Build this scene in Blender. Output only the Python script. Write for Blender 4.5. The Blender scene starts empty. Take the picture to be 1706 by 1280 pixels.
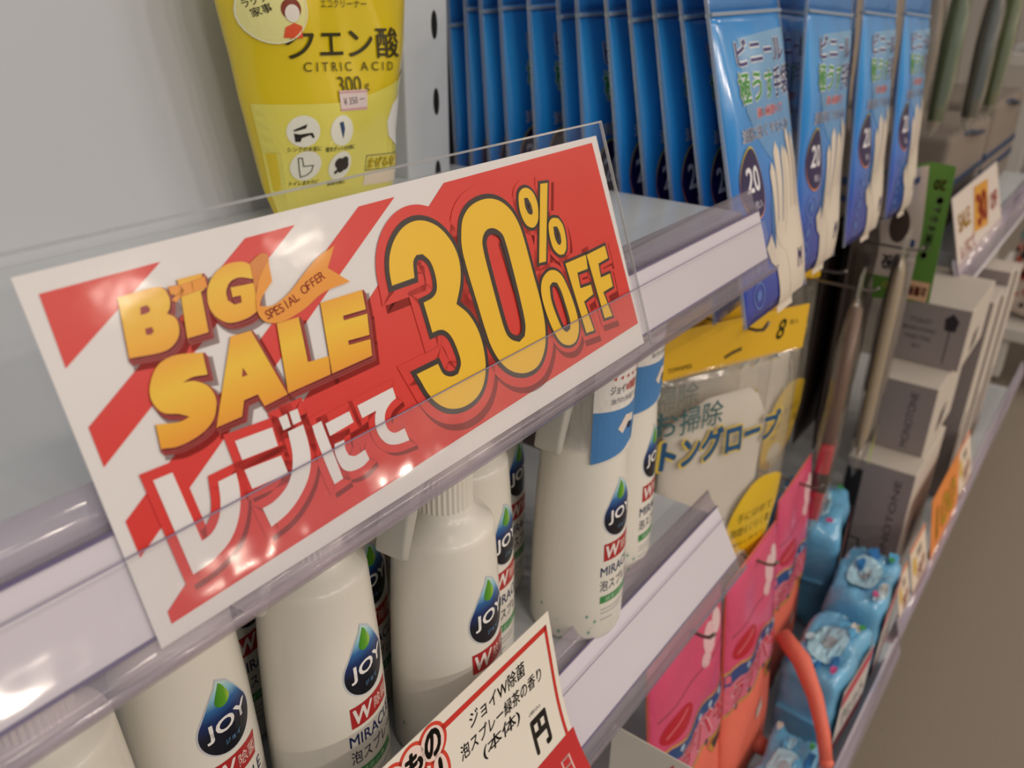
import bpy, bmesh, math, random
from mathutils import Vector, Matrix
from mathutils.geometry import tessellate_polygon
random.seed(7)
SC = bpy.context.scene
COL = SC.collection
PI = math.pi

# ---------------------------------------------------------------- camera, world, lamps, exposure
# world axes: X runs along the gondola, Y into the shelves, Z up; the camera is the origin
cam_d = bpy.data.cameras.new('camera'); cam = bpy.data.objects.new('camera', cam_d); COL.objects.link(cam)
cam_d.sensor_width = 36.0; cam_d.lens = 29.55; cam_d.clip_start = 0.01; cam_d.clip_end = 60
M = Matrix(((0.59689204, 0.34193148, -0.72581179, 0),
            (-0.8022465, 0.26673213, -0.53409224, 0),
            (0.01097438, 0.90107538, 0.43352362, 0), (0, 0, 0, 1)))
cam.matrix_world = M
cam_d.dof.use_dof = True; cam_d.dof.focus_distance = 0.36; cam_d.dof.aperture_fstop = 11.0
SC.camera = cam

world = bpy.data.worlds.new('world'); SC.world = world; world.use_nodes = True
bg = world.node_tree.nodes['Background']; bg.inputs['Color'].default_value = (0.97, 0.98, 1.0, 1); bg.inputs['Strength'].default_value = 0.38

def lamp(x, y, z, size, power, col=(1.0, 0.87, 0.73)):
    d = bpy.data.lights.new('ceiling_lamp', 'AREA'); d.shape = 'DISK'; d.size = size; d.energy = power; d.color = col
    o = bpy.data.objects.new('ceiling_lamp', d); o.location = (x, y, z); COL.objects.link(o)
for lx in (-1.6, -0.2, 1.2, 2.6, 4.0):
    lamp(lx, -0.75, 1.55, 0.24, 4)
    lamp(lx + 0.5, -2.6, 1.55, 0.24, 16)
    lamp(lx, -4.6, 1.55, 0.3, 52)
SC.view_settings.view_transform = 'Standard'; SC.view_settings.look = 'None'
SC.view_settings.gamma = 1.0; SC.view_settings.use_curve_mapping = False
SC.view_settings.exposure = -0.33
SC.cycles.transparent_max_bounces = 32

# ---------------------------------------------------------------- materials
MATS = {}
def srgb(c):
    if isinstance(c, str):
        c = [int(c[i:i+2], 16) / 255 for i in (0, 2, 4)]
    return tuple(x / 12.92 if x <= 0.04045 else ((x + 0.055) / 1.055) ** 2.4 for x in c) + (1,)
def mat(name, col, rough=0.45, spec=0.5, metal=0.0, noise=0.0, nscale=60, bump=0.0, bscale=200, coat=0.0, trans=0.0, sss=0.0):
    if name in MATS: return MATS[name]
    m = bpy.data.materials.new(name); m.use_nodes = True; nt = m.node_tree; b = nt.nodes['Principled BSDF']
    c = srgb(col); b.inputs['Base Color'].default_value = c
    b.inputs['Roughness'].default_value = rough; b.inputs['Specular IOR Level'].default_value = spec; b.inputs['Metallic'].default_value = metal
    b.inputs['Coat Weight'].default_value = coat; b.inputs['Coat Roughness'].default_value = 0.08
    b.inputs['Transmission Weight'].default_value = trans
    if sss: b.inputs['Subsurface Weight'].default_value = sss; b.inputs['Subsurface Scale'].default_value = 0.004
    tc = nt.nodes.new('ShaderNodeTexCoord')
    if noise > 0:
        n = nt.nodes.new('ShaderNodeTexNoise'); n.inputs['Scale'].default_value = nscale; n.inputs['Detail'].default_value = 4
        nt.links.new(tc.outputs['Object'], n.inputs['Vector'])
        r = nt.nodes.new('ShaderNodeMix'); r.data_type = 'RGBA'
        r.inputs[6].default_value = tuple(x * (1 - noise) for x in c[:3]) + (1,); r.inputs[7].default_value = tuple(min(1, x * (1 + noise)) for x in c[:3]) + (1,)
        nt.links.new(n.outputs['Fac'], r.inputs[0]); nt.links.new(r.outputs[2], b.inputs['Base Color'])
    if bump > 0:
        n = nt.nodes.new('ShaderNodeTexNoise'); n.inputs['Scale'].default_value = bscale; n.inputs['Detail'].default_value = 3
        nt.links.new(tc.outputs['Object'], n.inputs['Vector'])
        bp = nt.nodes.new('ShaderNodeBump'); bp.inputs['Strength'].default_value = bump; bp.inputs['Distance'].default_value = 0.002
        nt.links.new(n.outputs['Fac'], bp.inputs['Height']); nt.links.new(bp.outputs['Normal'], b.inputs['Normal'])
    MATS[name] = m; return m
def ramp_mat(name, axis, stops, rough=0.3, coat=0.0, bump=0.0, bscale=60):
    """printed colour running along one object axis (stops: position in metres, colour)"""
    if name in MATS: return MATS[name]
    m = mat(name, stops[0][1], rough, coat=coat, bump=bump, bscale=bscale); nt = m.node_tree; b = nt.nodes['Principled BSDF']
    tc = nt.nodes.new('ShaderNodeTexCoord'); sx = nt.nodes.new('ShaderNodeSeparateXYZ'); nt.links.new(tc.outputs['Object'], sx.inputs[0])
    mr = nt.nodes.new('ShaderNodeMapRange'); lo, hi = stops[0][0], stops[-1][0]
    mr.inputs['From Min'].default_value = lo; mr.inputs['From Max'].default_value = hi
    nt.links.new(sx.outputs['XYZ'.index(axis)], mr.inputs['Value'])
    cr = nt.nodes.new('ShaderNodeValToRGB'); el = cr.color_ramp.elements
    while len(el) < len(stops): el.new(0.5)
    for e, (p, c) in zip(el, stops):
        e.position = (p - lo) / (hi - lo); e.color = srgb(c)
    nt.links.new(mr.outputs[0], cr.inputs[0]); nt.links.new(cr.outputs[0], b.inputs['Base Color'])
    return m
def clear(name, tint='FFFFFF', haze=0.06, hazecol='F2EEF2', gloss=0.04, bump=0.0, bscale=40, grough=0.05):
    """clear plastic film: see-through, with a fresnel sheen and a little milkiness"""
    if name in MATS: return MATS[name]
    m = bpy.data.materials.new(name); m.use_nodes = True; nt = m.node_tree; nt.nodes.remove(nt.nodes['Principled BSDF'])
    out = nt.nodes['Material Output']
    tr = nt.nodes.new('ShaderNodeBsdfTransparent'); tr.inputs[0].default_value = srgb(tint)
    df = nt.nodes.new('ShaderNodeBsdfDiffuse'); df.inputs[0].default_value = srgb(hazecol)
    gl = nt.nodes.new('ShaderNodeBsdfGlossy'); gl.inputs['Roughness'].default_value = grough
    m1 = nt.nodes.new('ShaderNodeMixShader'); m1.inputs[0].default_value = haze
    m2 = nt.nodes.new('ShaderNodeMixShader')
    fr = nt.nodes.new('ShaderNodeLayerWeight'); fr.inputs['Blend'].default_value = 0.5
    pw = nt.nodes.new('ShaderNodeMath'); pw.operation = 'POWER'; pw.inputs[1].default_value = 4.0; nt.links.new(fr.outputs['Facing'], pw.inputs[0])
    ad = nt.nodes.new('ShaderNodeMath'); ad.operation = 'MULTIPLY_ADD'; ad.inputs[1].default_value = 0.5; ad.inputs[2].default_value = gloss
    nt.links.new(pw.outputs[0], ad.inputs[0]); nt.links.new(ad.outputs[0], m2.inputs[0])
    nt.links.new(tr.outputs[0], m1.inputs[1]); nt.links.new(df.outputs[0], m1.inputs[2])
    nt.links.new(m1.outputs[0], m2.inputs[1]); nt.links.new(gl.outputs[0], m2.inputs[2]); nt.links.new(m2.outputs[0], out.inputs[0])
    if bump > 0:
        tc = nt.nodes.new('ShaderNodeTexCoord'); n = nt.nodes.new('ShaderNodeTexNoise'); n.inputs['Scale'].default_value = bscale
        nt.links.new(tc.outputs['Object'], n.inputs['Vector']); bp = nt.nodes.new('ShaderNodeBump'); bp.inputs['Strength'].default_value = bump; bp.inputs['Distance'].default_value = 0.004
        nt.links.new(n.outputs['Fac'], bp.inputs['Height']); nt.links.new(bp.outputs[0], gl.inputs['Normal']); nt.links.new(bp.outputs[0], fr.inputs['Normal'])
    MATS[name] = m; return m
def ink(c, rough=0.4): return mat('ink_' + c, c, rough)

# ---------------------------------------------------------------- builders
def link(o, parent=None):
    COL.objects.link(o)
    if parent is not None: o.parent = parent
    return o
def tag(o, label, cat, group=None, kind=None):
    o['label'] = label; o['category'] = cat
    if group: o['group'] = group
    if kind: o['kind'] = kind
    return o
def structure(o): o['kind'] = 'structure'; return o
def thing(name, label, cat, loc=(0, 0, 0), rot=(0, 0, 0), group=None):
    o = bpy.data.objects.new(name, None); o.empty_display_size = 0.02; o.location = loc; o.rotation_euler = rot
    COL.objects.link(o); return tag(o, label, cat, group)
def obj(name, vf, m, parent=None, smooth=False, bevel=0.0, loc=None, rot=None, seg=2, angle=None):
    me = vf if isinstance(vf, bpy.types.Mesh) else None
    if me is None:
        me = bpy.data.meshes.new(name); me.from_pydata([tuple(v) for v in vf[0]], [], vf[1]); me.update()
        ms = m if isinstance(m, (list, tuple)) else [m]
        for x in ms: me.materials.append(x)
        if len(vf) > 2:
            for p, i in zip(me.polygons, vf[2]): p.material_index = i
        if bevel > 0:
            bm = bmesh.new(); bm.from_mesh(me); bmesh.ops.recalc_face_normals(bm, faces=bm.faces)
            es = [e for e in bm.edges if len(e.link_faces) == 2 and e.calc_face_angle() > 0.5]
            bmesh.ops.bevel(bm, geom=es, offset=bevel, segments=seg, affect='EDGES', profile=0.5); bm.to_mesh(me); bm.free()
        if smooth:
            for p in me.polygons: p.use_smooth = True
            if angle:
                me.set_sharp_from_angle(angle=angle)
    o = bpy.data.objects.new(name, me)
    if loc: o.location = loc
    if rot: o.rotation_euler = rot
    return link(o, parent)
def dup(root, parent=None):
    c = root.copy(); COL.objects.link(c); c.parent = parent
    for ch in list(root.children): dup(ch, c)
    return c
def merge(*vfs):
    V, F = [], []
    for v, f in vfs:
        k = len(V); V += list(v); F += [tuple(i + k for i in q) for q in f]
    return V, F
def box(x0, x1, y0, y1, z0, z1):
    v = [(x, y, z) for x in (x0, x1) for y in (y0, y1) for z in (z0, z1)]
    return v, [(0, 1, 3, 2), (4, 6, 7, 5), (0, 4, 5, 1), (2, 3, 7, 6), (0, 2, 6, 4), (1, 5, 7, 3)]
def lathe(prof, n=40, ax=1.0, ay=1.0, cap=True):
    """prof: (radius, z) list"""
    V, F = [], []
    for r, z in prof:
        for i in range(n):
            t = 2 * PI * i / n; V.append((r * ax * math.sin(t), -r * ay * math.cos(t), z))
    for j in range(len(prof) - 1):
        for i in range(n):
            a, b = j * n + i, j * n + (i + 1) % n; F.append((a, b, b + n, a + n))
    if cap:
        F.append(tuple(range(n))[::-1]); F.append(tuple((len(prof) - 1) * n + i for i in range(n)))
    return V, F
def tube(pts, r, n=8):
    pts = [Vector(p) for p in pts]; V, F = [], []; up = None
    for i, p in enumerate(pts):
        t = (pts[min(i + 1, len(pts) - 1)] - pts[max(i - 1, 0)]).normalized()
        s = t.orthogonal().normalized() if up is None else (up - t * up.dot(t)).normalized()
        up = s; b = t.cross(s); rr = r[i] if isinstance(r, (list, tuple)) else r
        for k in range(n):
            a = 2 * PI * k / n; V.append(tuple(p + s * math.cos(a) * rr + b * math.sin(a) * rr))
    for i in range(len(pts) - 1):
        for k in range(n):
            a, b = i * n + k, i * n + (k + 1) % n; F.append((a, b, b + n, a + n))
    F.append(tuple(range(n))[::-1]); F.append(tuple((len(pts) - 1) * n + k for k in range(n)))
    return V, F
def prism(poly, d0, d1, plane='XZ'):
    """extrude a 2D outline (holes not used) between two depths"""
    n = len(poly)
    P = {'XZ': lambda u, v, d: (u, d, v), 'XY': lambda u, v, d: (u, v, d), 'YZ': lambda u, v, d: (d, u, v)}[plane]
    V = [P(u, v, d0) for u, v in poly] + [P(u, v, d1) for u, v in poly]
    tri = tessellate_polygon([[Vector((u, v, 0)) for u, v in poly]])
    F = [tuple(t) for t in tri] + [tuple(i + n for i in reversed(t)) for t in tri]
    F += [(i, (i + 1) % n, (i + 1) % n + n, i + n) for i in range(n)]
    return V, F
def extrude_x(prof, x0, x1):
    return prism(prof, x0, x1, 'YZ')

# ---- flat print: 2D shapes that are laid on a surface through a mapping function
def smooth_poly(P, k=4, corner=0.75):
    n = len(P); out = []
    Pv = [Vector(p) for p in P]
    def is_corner(i):
        a = Pv[i] - Pv[i - 1]; b = Pv[(i + 1) % n] - Pv[i]
        return a.length < 1e-9 or b.length < 1e-9 or abs(a.angle(b)) > corner
    cs = [is_corner(i) for i in range(n)]
    for i in range(n):
        p1, p2 = Pv[i], Pv[(i + 1) % n]
        p0 = Pv[i - 1] if not cs[i] else p1 * 2 - p2
        p3 = Pv[(i + 2) % n] if not cs[(i + 1) % n] else p2 * 2 - p1
        if cs[i] and cs[(i + 1) % n]: out.append(tuple(p1)); continue
        for j in range(k):
            t = j / k; out.append(tuple(0.5 * (2 * p1 + (p2 - p0) * t + (2 * p0 - 5 * p1 + 4 * p2 - p3) * t * t + (3 * p1 - p0 - 3 * p2 + p3) * t ** 3)))
    return out
def fill(outer, *holes):
    loops = [list(outer)] + [list(h) for h in holes]
    V = [p for l in loops for p in l]
    tri = tessellate_polygon([[Vector((p[0], p[1], 0)) for p in l] for l in loops])
    return [tuple(p[:2]) for p in V], [tuple(t) for t in tri]
def stroke(loop, w, closed=True, inner=None):
    """band along an outline, w to the outside and inner to the inside"""
    n = len(loop); L = [Vector(p[:2]) for p in loop]; inner = w if inner is None else inner
    if closed and sum(L[i].x * L[(i + 1) % n].y - L[(i + 1) % n].x * L[i].y for i in range(n)) < 0: L = L[::-1]
    V, F = [], []
    for i in range(n):
        a = (L[i] - L[i - 1]) if (closed or i) else (L[1] - L[0]); b = (L[(i + 1) % n] - L[i]) if (closed or i < n - 1) else a
        a = a.normalized(); b = b.normalized()
        na, nb = Vector((a.y, -a.x)), Vector((b.y, -b.x)); m = na + nb
        m = m.normalized() if m.length > 1e-6 else na
        k = min(1.6, 1 / max(0.35, m.dot(na)))
        V += [tuple(L[i] + m * w * k), tuple(L[i] - m * inner * k)]
    for i in range(n if closed else n - 1):
        j = (i + 1) % n; F.append((2 * i, 2 * j, 2 * j + 1, 2 * i + 1))
    return V, F
def disc(cx, cy, rx, ry=None, n=28):
    ry = ry or rx
    return fill([(cx + rx * math.cos(2 * PI * i / n), cy + ry * math.sin(2 * PI * i / n)) for i in range(n)])
def rect(x0, x1, y0, y1): return [(x0, y0), (x1, y0), (x1, y1), (x0, y1)], [(0, 1, 2, 3)]
TXT = {}
def text(body, size, x=0, y=0, align='CENTER', bold=0.0, sx=1.0, shear=0.0, rot=0.0):
    """outline text as flat triangles; size = cap-ish height of the em in metres"""
    key = (body, align, round(bold, 4))
    if key not in TXT:
        c = bpy.data.curves.new('t', 'FONT'); c.body = body; c.size = 1.0; c.align_x = align; c.align_y = 'CENTER'; c.resolution_u = 3; c.fill_mode = 'BOTH'
        o = bpy.data.objects.new('t', c); COL.objects.link(o)
        dg = bpy.context.evaluated_depsgraph_get(); me = o.evaluated_get(dg).to_mesh()
        V0 = [(v.co.x, v.co.y) for v in me.vertices]; F0 = [tuple(p.vertices) for p in me.polygons]; VV, FF = list(V0), list(F0)
        if bold > 0:      # heavier strokes: the outline repeated a little to each side
            n = 4 if bold < 0.03 else 8
            for i in range(n):
                a = 2 * PI * i / n + PI / 4; k = len(VV); VV += [(u + bold * math.cos(a), v + bold * math.sin(a)) for u, v in V0]; FF += [tuple(q + k for q in f) for f in F0]
        TXT[key] = (VV, FF)
        o.evaluated_get(dg).to_mesh_clear(); bpy.data.objects.remove(o); bpy.data.curves.remove(c)
    V, F = TXT[key]; ca, sa = math.cos(rot), math.sin(rot); out = []
    for u, v in V:
        u, v = (u + shear * v) * size * sx, v * size
        out.append((x + u * ca - v * sa, y + u * sa + v * ca))
    return out, F
def decal(name, geo, mp, m, parent, off, maxlen=None):
    V, F = geo
    if not V: return None
    bm = bmesh.new(); vs = [bm.verts.new((v[0], v[1], 0)) for v in V]
    for f in F:
        try: bm.faces.new([vs[i] for i in f])
        except ValueError: pass
    if maxlen:
        for _ in range(4):
            es = [e for e in bm.edges if e.calc_length() > maxlen]
            if not es: break
            bmesh.ops.subdivide_edges(bm, edges=es, cuts=1); bmesh.ops.triangulate(bm, faces=bm.faces)
    for v in bm.verts: v.co = Vector(mp(v.co.x, v.co.y, off))
    me = bpy.data.meshes.new(name); bm.to_mesh(me); bm.free(); me.materials.append(m)
    o = bpy.data.objects.new(name, me); return link(o, parent)
def flatmap(x0=0.0, z0=0.0, y=0.0):
    """onto a vertical face that looks to -Y"""
    return lambda u, v, d: (x0 + u, y - d, z0 + v)

def tfit(body, cx, cy, w=None, h=None, bold=0.0, shear=0.0, rot=0.0):
    V, F = text(body, 1.0, bold=bold, shear=shear)
    xs = [v[0] for v in V]; ys = [v[1] for v in V]
    bw, bh = max(xs) - min(xs), max(ys) - min(ys); mx, my = (max(xs) + min(xs)) / 2, (max(ys) + min(ys)) / 2
    sx = w / bw if w else h / bh; sy = h / bh if h else w / bw
    ca, sa = math.cos(rot), math.sin(rot); out = []
    for u, v in V:
        u, v = (u - mx) * sx, (v - my) * sy; out.append((cx + u * ca - v * sa, cy + u * sa + v * ca))
    return out, F
def shift(geo, dx, dy): return [(v[0] + dx, v[1] + dy) for v in geo[0]], geo[1]
def sheet(prof, th):
    """closed thin profile along an open polyline"""
    L = [Vector(p) for p in prof]; A, B = [], []
    for i, p in enumerate(L):
        t = (L[min(i + 1, len(L) - 1)] - L[max(i - 1, 0)]).normalized(); nn = Vector((-t.y, t.x)) * th / 2
        A.append(tuple(p + nn)); B.append(tuple(p - nn))
    return A + B[::-1]
def sheet_x(prof, th, x0, x1):
    """thin curved sheet running along X, as quads"""
    P = sheet(prof, th); n = len(P) // 2
    V = [(x0, p[0], p[1]) for p in P] + [(x1, p[0], p[1]) for p in P]; m = len(P)
    F = [(i, (i + 1) % m, (i + 1) % m + m, i + m) for i in range(m)]
    for i in range(n - 1):
        F.append((i, m - 1 - i, m - 2 - i, i + 1)); F.append((m + i, m + i + 1, 2 * m - 2 - i, 2 * m - 1 - i))
    return V, F

def film_x(prof, x0, x1):
    """one skin of film running along X"""
    n = len(prof); V = [(x0, p[0], p[1]) for p in prof] + [(x1, p[0], p[1]) for p in prof]
    return V, [(i, i + 1, i + 1 + n, i + n) for i in range(n - 1)]

# ---------------------------------------------------------------- large structure
white_steel = mat('white_painted_steel', 'CED2D6', 0.22, noise=0.02, nscale=8, bump=0.02, bscale=900)
panel_m = mat('back_panel_paint', 'CDD0D6', 0.3, noise=0.015, nscale=5, bump=0.015, bscale=700)
XE = 0.548                      # right end of the near bay
obj('floor', box(-3, 9, -6, 3, -1.01, -0.95), mat('brown_carpet_tile', '8A7E70', 0.9, noise=0.12, nscale=240, bump=0.25, bscale=500))['kind'] = 'structure'
# carpet tile joints are too fine to tell apart here; the floor stays one sheet
structure(obj('wall_back', box(-0.9, 0.482, 0.470, 0.490, -0.93, 0.75), panel_m))
structure(obj('wall_bay', box(0.56, 1.62, 0.53, 0.55, -0.93, 0.75), mat('pegboard_grey', '5A5350', 0.6, noise=0.05)))
structure(obj('wall_far', box(4.8, 4.9, -6, 3, -0.95, 2.2), mat('far_wall_paint', 'B9AEA2', 0.8, noise=0.05, nscale=2)))
# slotted upright at the joint of the two bays
up = tag(bpy.data.objects.new('gondola_upright', None), 'white steel upright with oval slots behind the shelf end', 'upright'); link(up)
obj('post', box(0.480, 0.530, 0.455, 0.50, -0.93, 0.75), white_steel, up, bevel=0.002)
slot_m = mat('slot_shadow', '0C0C0E', 0.9)
slotme = None
for k in range(14):
    z = 0.134 - k * 0.055
    o = prism([(0.0032 * math.cos(t), 0.010 * math.sin(t)) for t in [2 * PI * i / 16 for i in range(16)]], -0.0004, 0.004)
    if slotme is None: s = obj('slot', o, slot_m, up, loc=(0.5142, 0.4549, z)); slotme = s.data
    else: obj('slot', slotme, slot_m, up, loc=(0.5142, 0.4549, z))

def shelf(name, label, z, x0, x1, y0, y1):
    t = thing(name, label, 'shelf', (0, 0, z))
    obj('board', box(x0, x1, y0, y1, -0.024, 0), white_steel, t, bevel=0.0015)
    obj('front_lip', box(x0, x1, y0 - 0.0015, y0 + 0.002, -0.030, -0.0005), white_steel, t, bevel=0.0006)
    return t
ZU, ZL, ZB = -0.1405, -0.383, -0.80
shelf('shelf_board', 'white steel shelf carrying the yellow pouch and the sale sign', ZU, -0.7, XE, 0.2115, 0.469)
shelf('shelf_board', 'white steel shelf carrying the spray bottles', ZL, -0.7, XE, 0.2065, 0.469)
shelf('shelf_board', 'white steel bottom shelf carrying blue wipe packs and grey boxes', ZB, -0.7, 2.0, 0.10, 0.52)

insert_m = mat('rail_insert', 'DAD4DE', 0.35, noise=0.015, nscale=30)
edge_m = mat('plastic_edge_tint', '6A5F84', 0.25)
flap_m = clear('clear_flap', haze=0.06, hazecol='EFE8F0', gloss=0.05, bump=0.17, bscale=34, grough=0.08)
lip_m = clear('clear_lip', tint='F2EEF4', haze=0.20, hazecol='E8E0EA', gloss=0.06, bump=0.05, bscale=20, grough=0.10)

def rail(label, y, z, tilt, x0, x1, h):
    """price rail: white insert, clear front flap, clear lips above and below"""
    t = thing('price_rail', label, 'price rail', (0, y, z), (-tilt, 0, 0))
    obj('insert_strip', box(x0, x1, 0.0002, 0.0014, 0.004, h), insert_m, t)
    obj('edge_line', box(x0, x1, -0.0006, 0.0006, h, h + 0.0012), edge_m, t)
    obj('edge_line', box(x0, x1, -0.0004, 0.0012, 0.0028, 0.0040), edge_m, t)
    obj('front_flap', film_x([(-0.0026, h * 0.80), (-0.0029, h * 0.62), (-0.0037, h * 0.45), (-0.0050, h * 0.26), (-0.0062, h * 0.08), (-0.0066, -0.002)], x0, x1), flap_m, t, smooth=True)
    obj('flap_edge', box(x0, x1, -0.0029, -0.0023, h * 0.80 - 0.0002, h * 0.80 + 0.0002), mat('flap_edge_tint', '8C84A0', 0.3), t)
    obj('bottom_lip', sheet_x([(0.0010, 0.003), (0.0012, -0.004), (-0.001, -0.0062), (-0.0050, -0.0058), (-0.0066, -0.002)], 0.0008, x0, x1), lip_m, t, smooth=True)
    obj('top_lip', sheet_x([(0.0015, h + 0.001), (0.0030, h + 0.007), (0.0028, h + 0.0155)], 0.0008, x0, x1), lip_m, t, smooth=True)
    return t
TILT = 0.339
rail('clear price rail with white insert along the upper shelf, holding the sale sign', 0.190, -0.1744, TILT, -0.6, XE + 0.008, 0.0365)
rail('clear price rail with white insert along the bottle shelf', 0.1785, -0.4245, 0.50, -0.6, XE + 0.008, 0.050)

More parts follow.
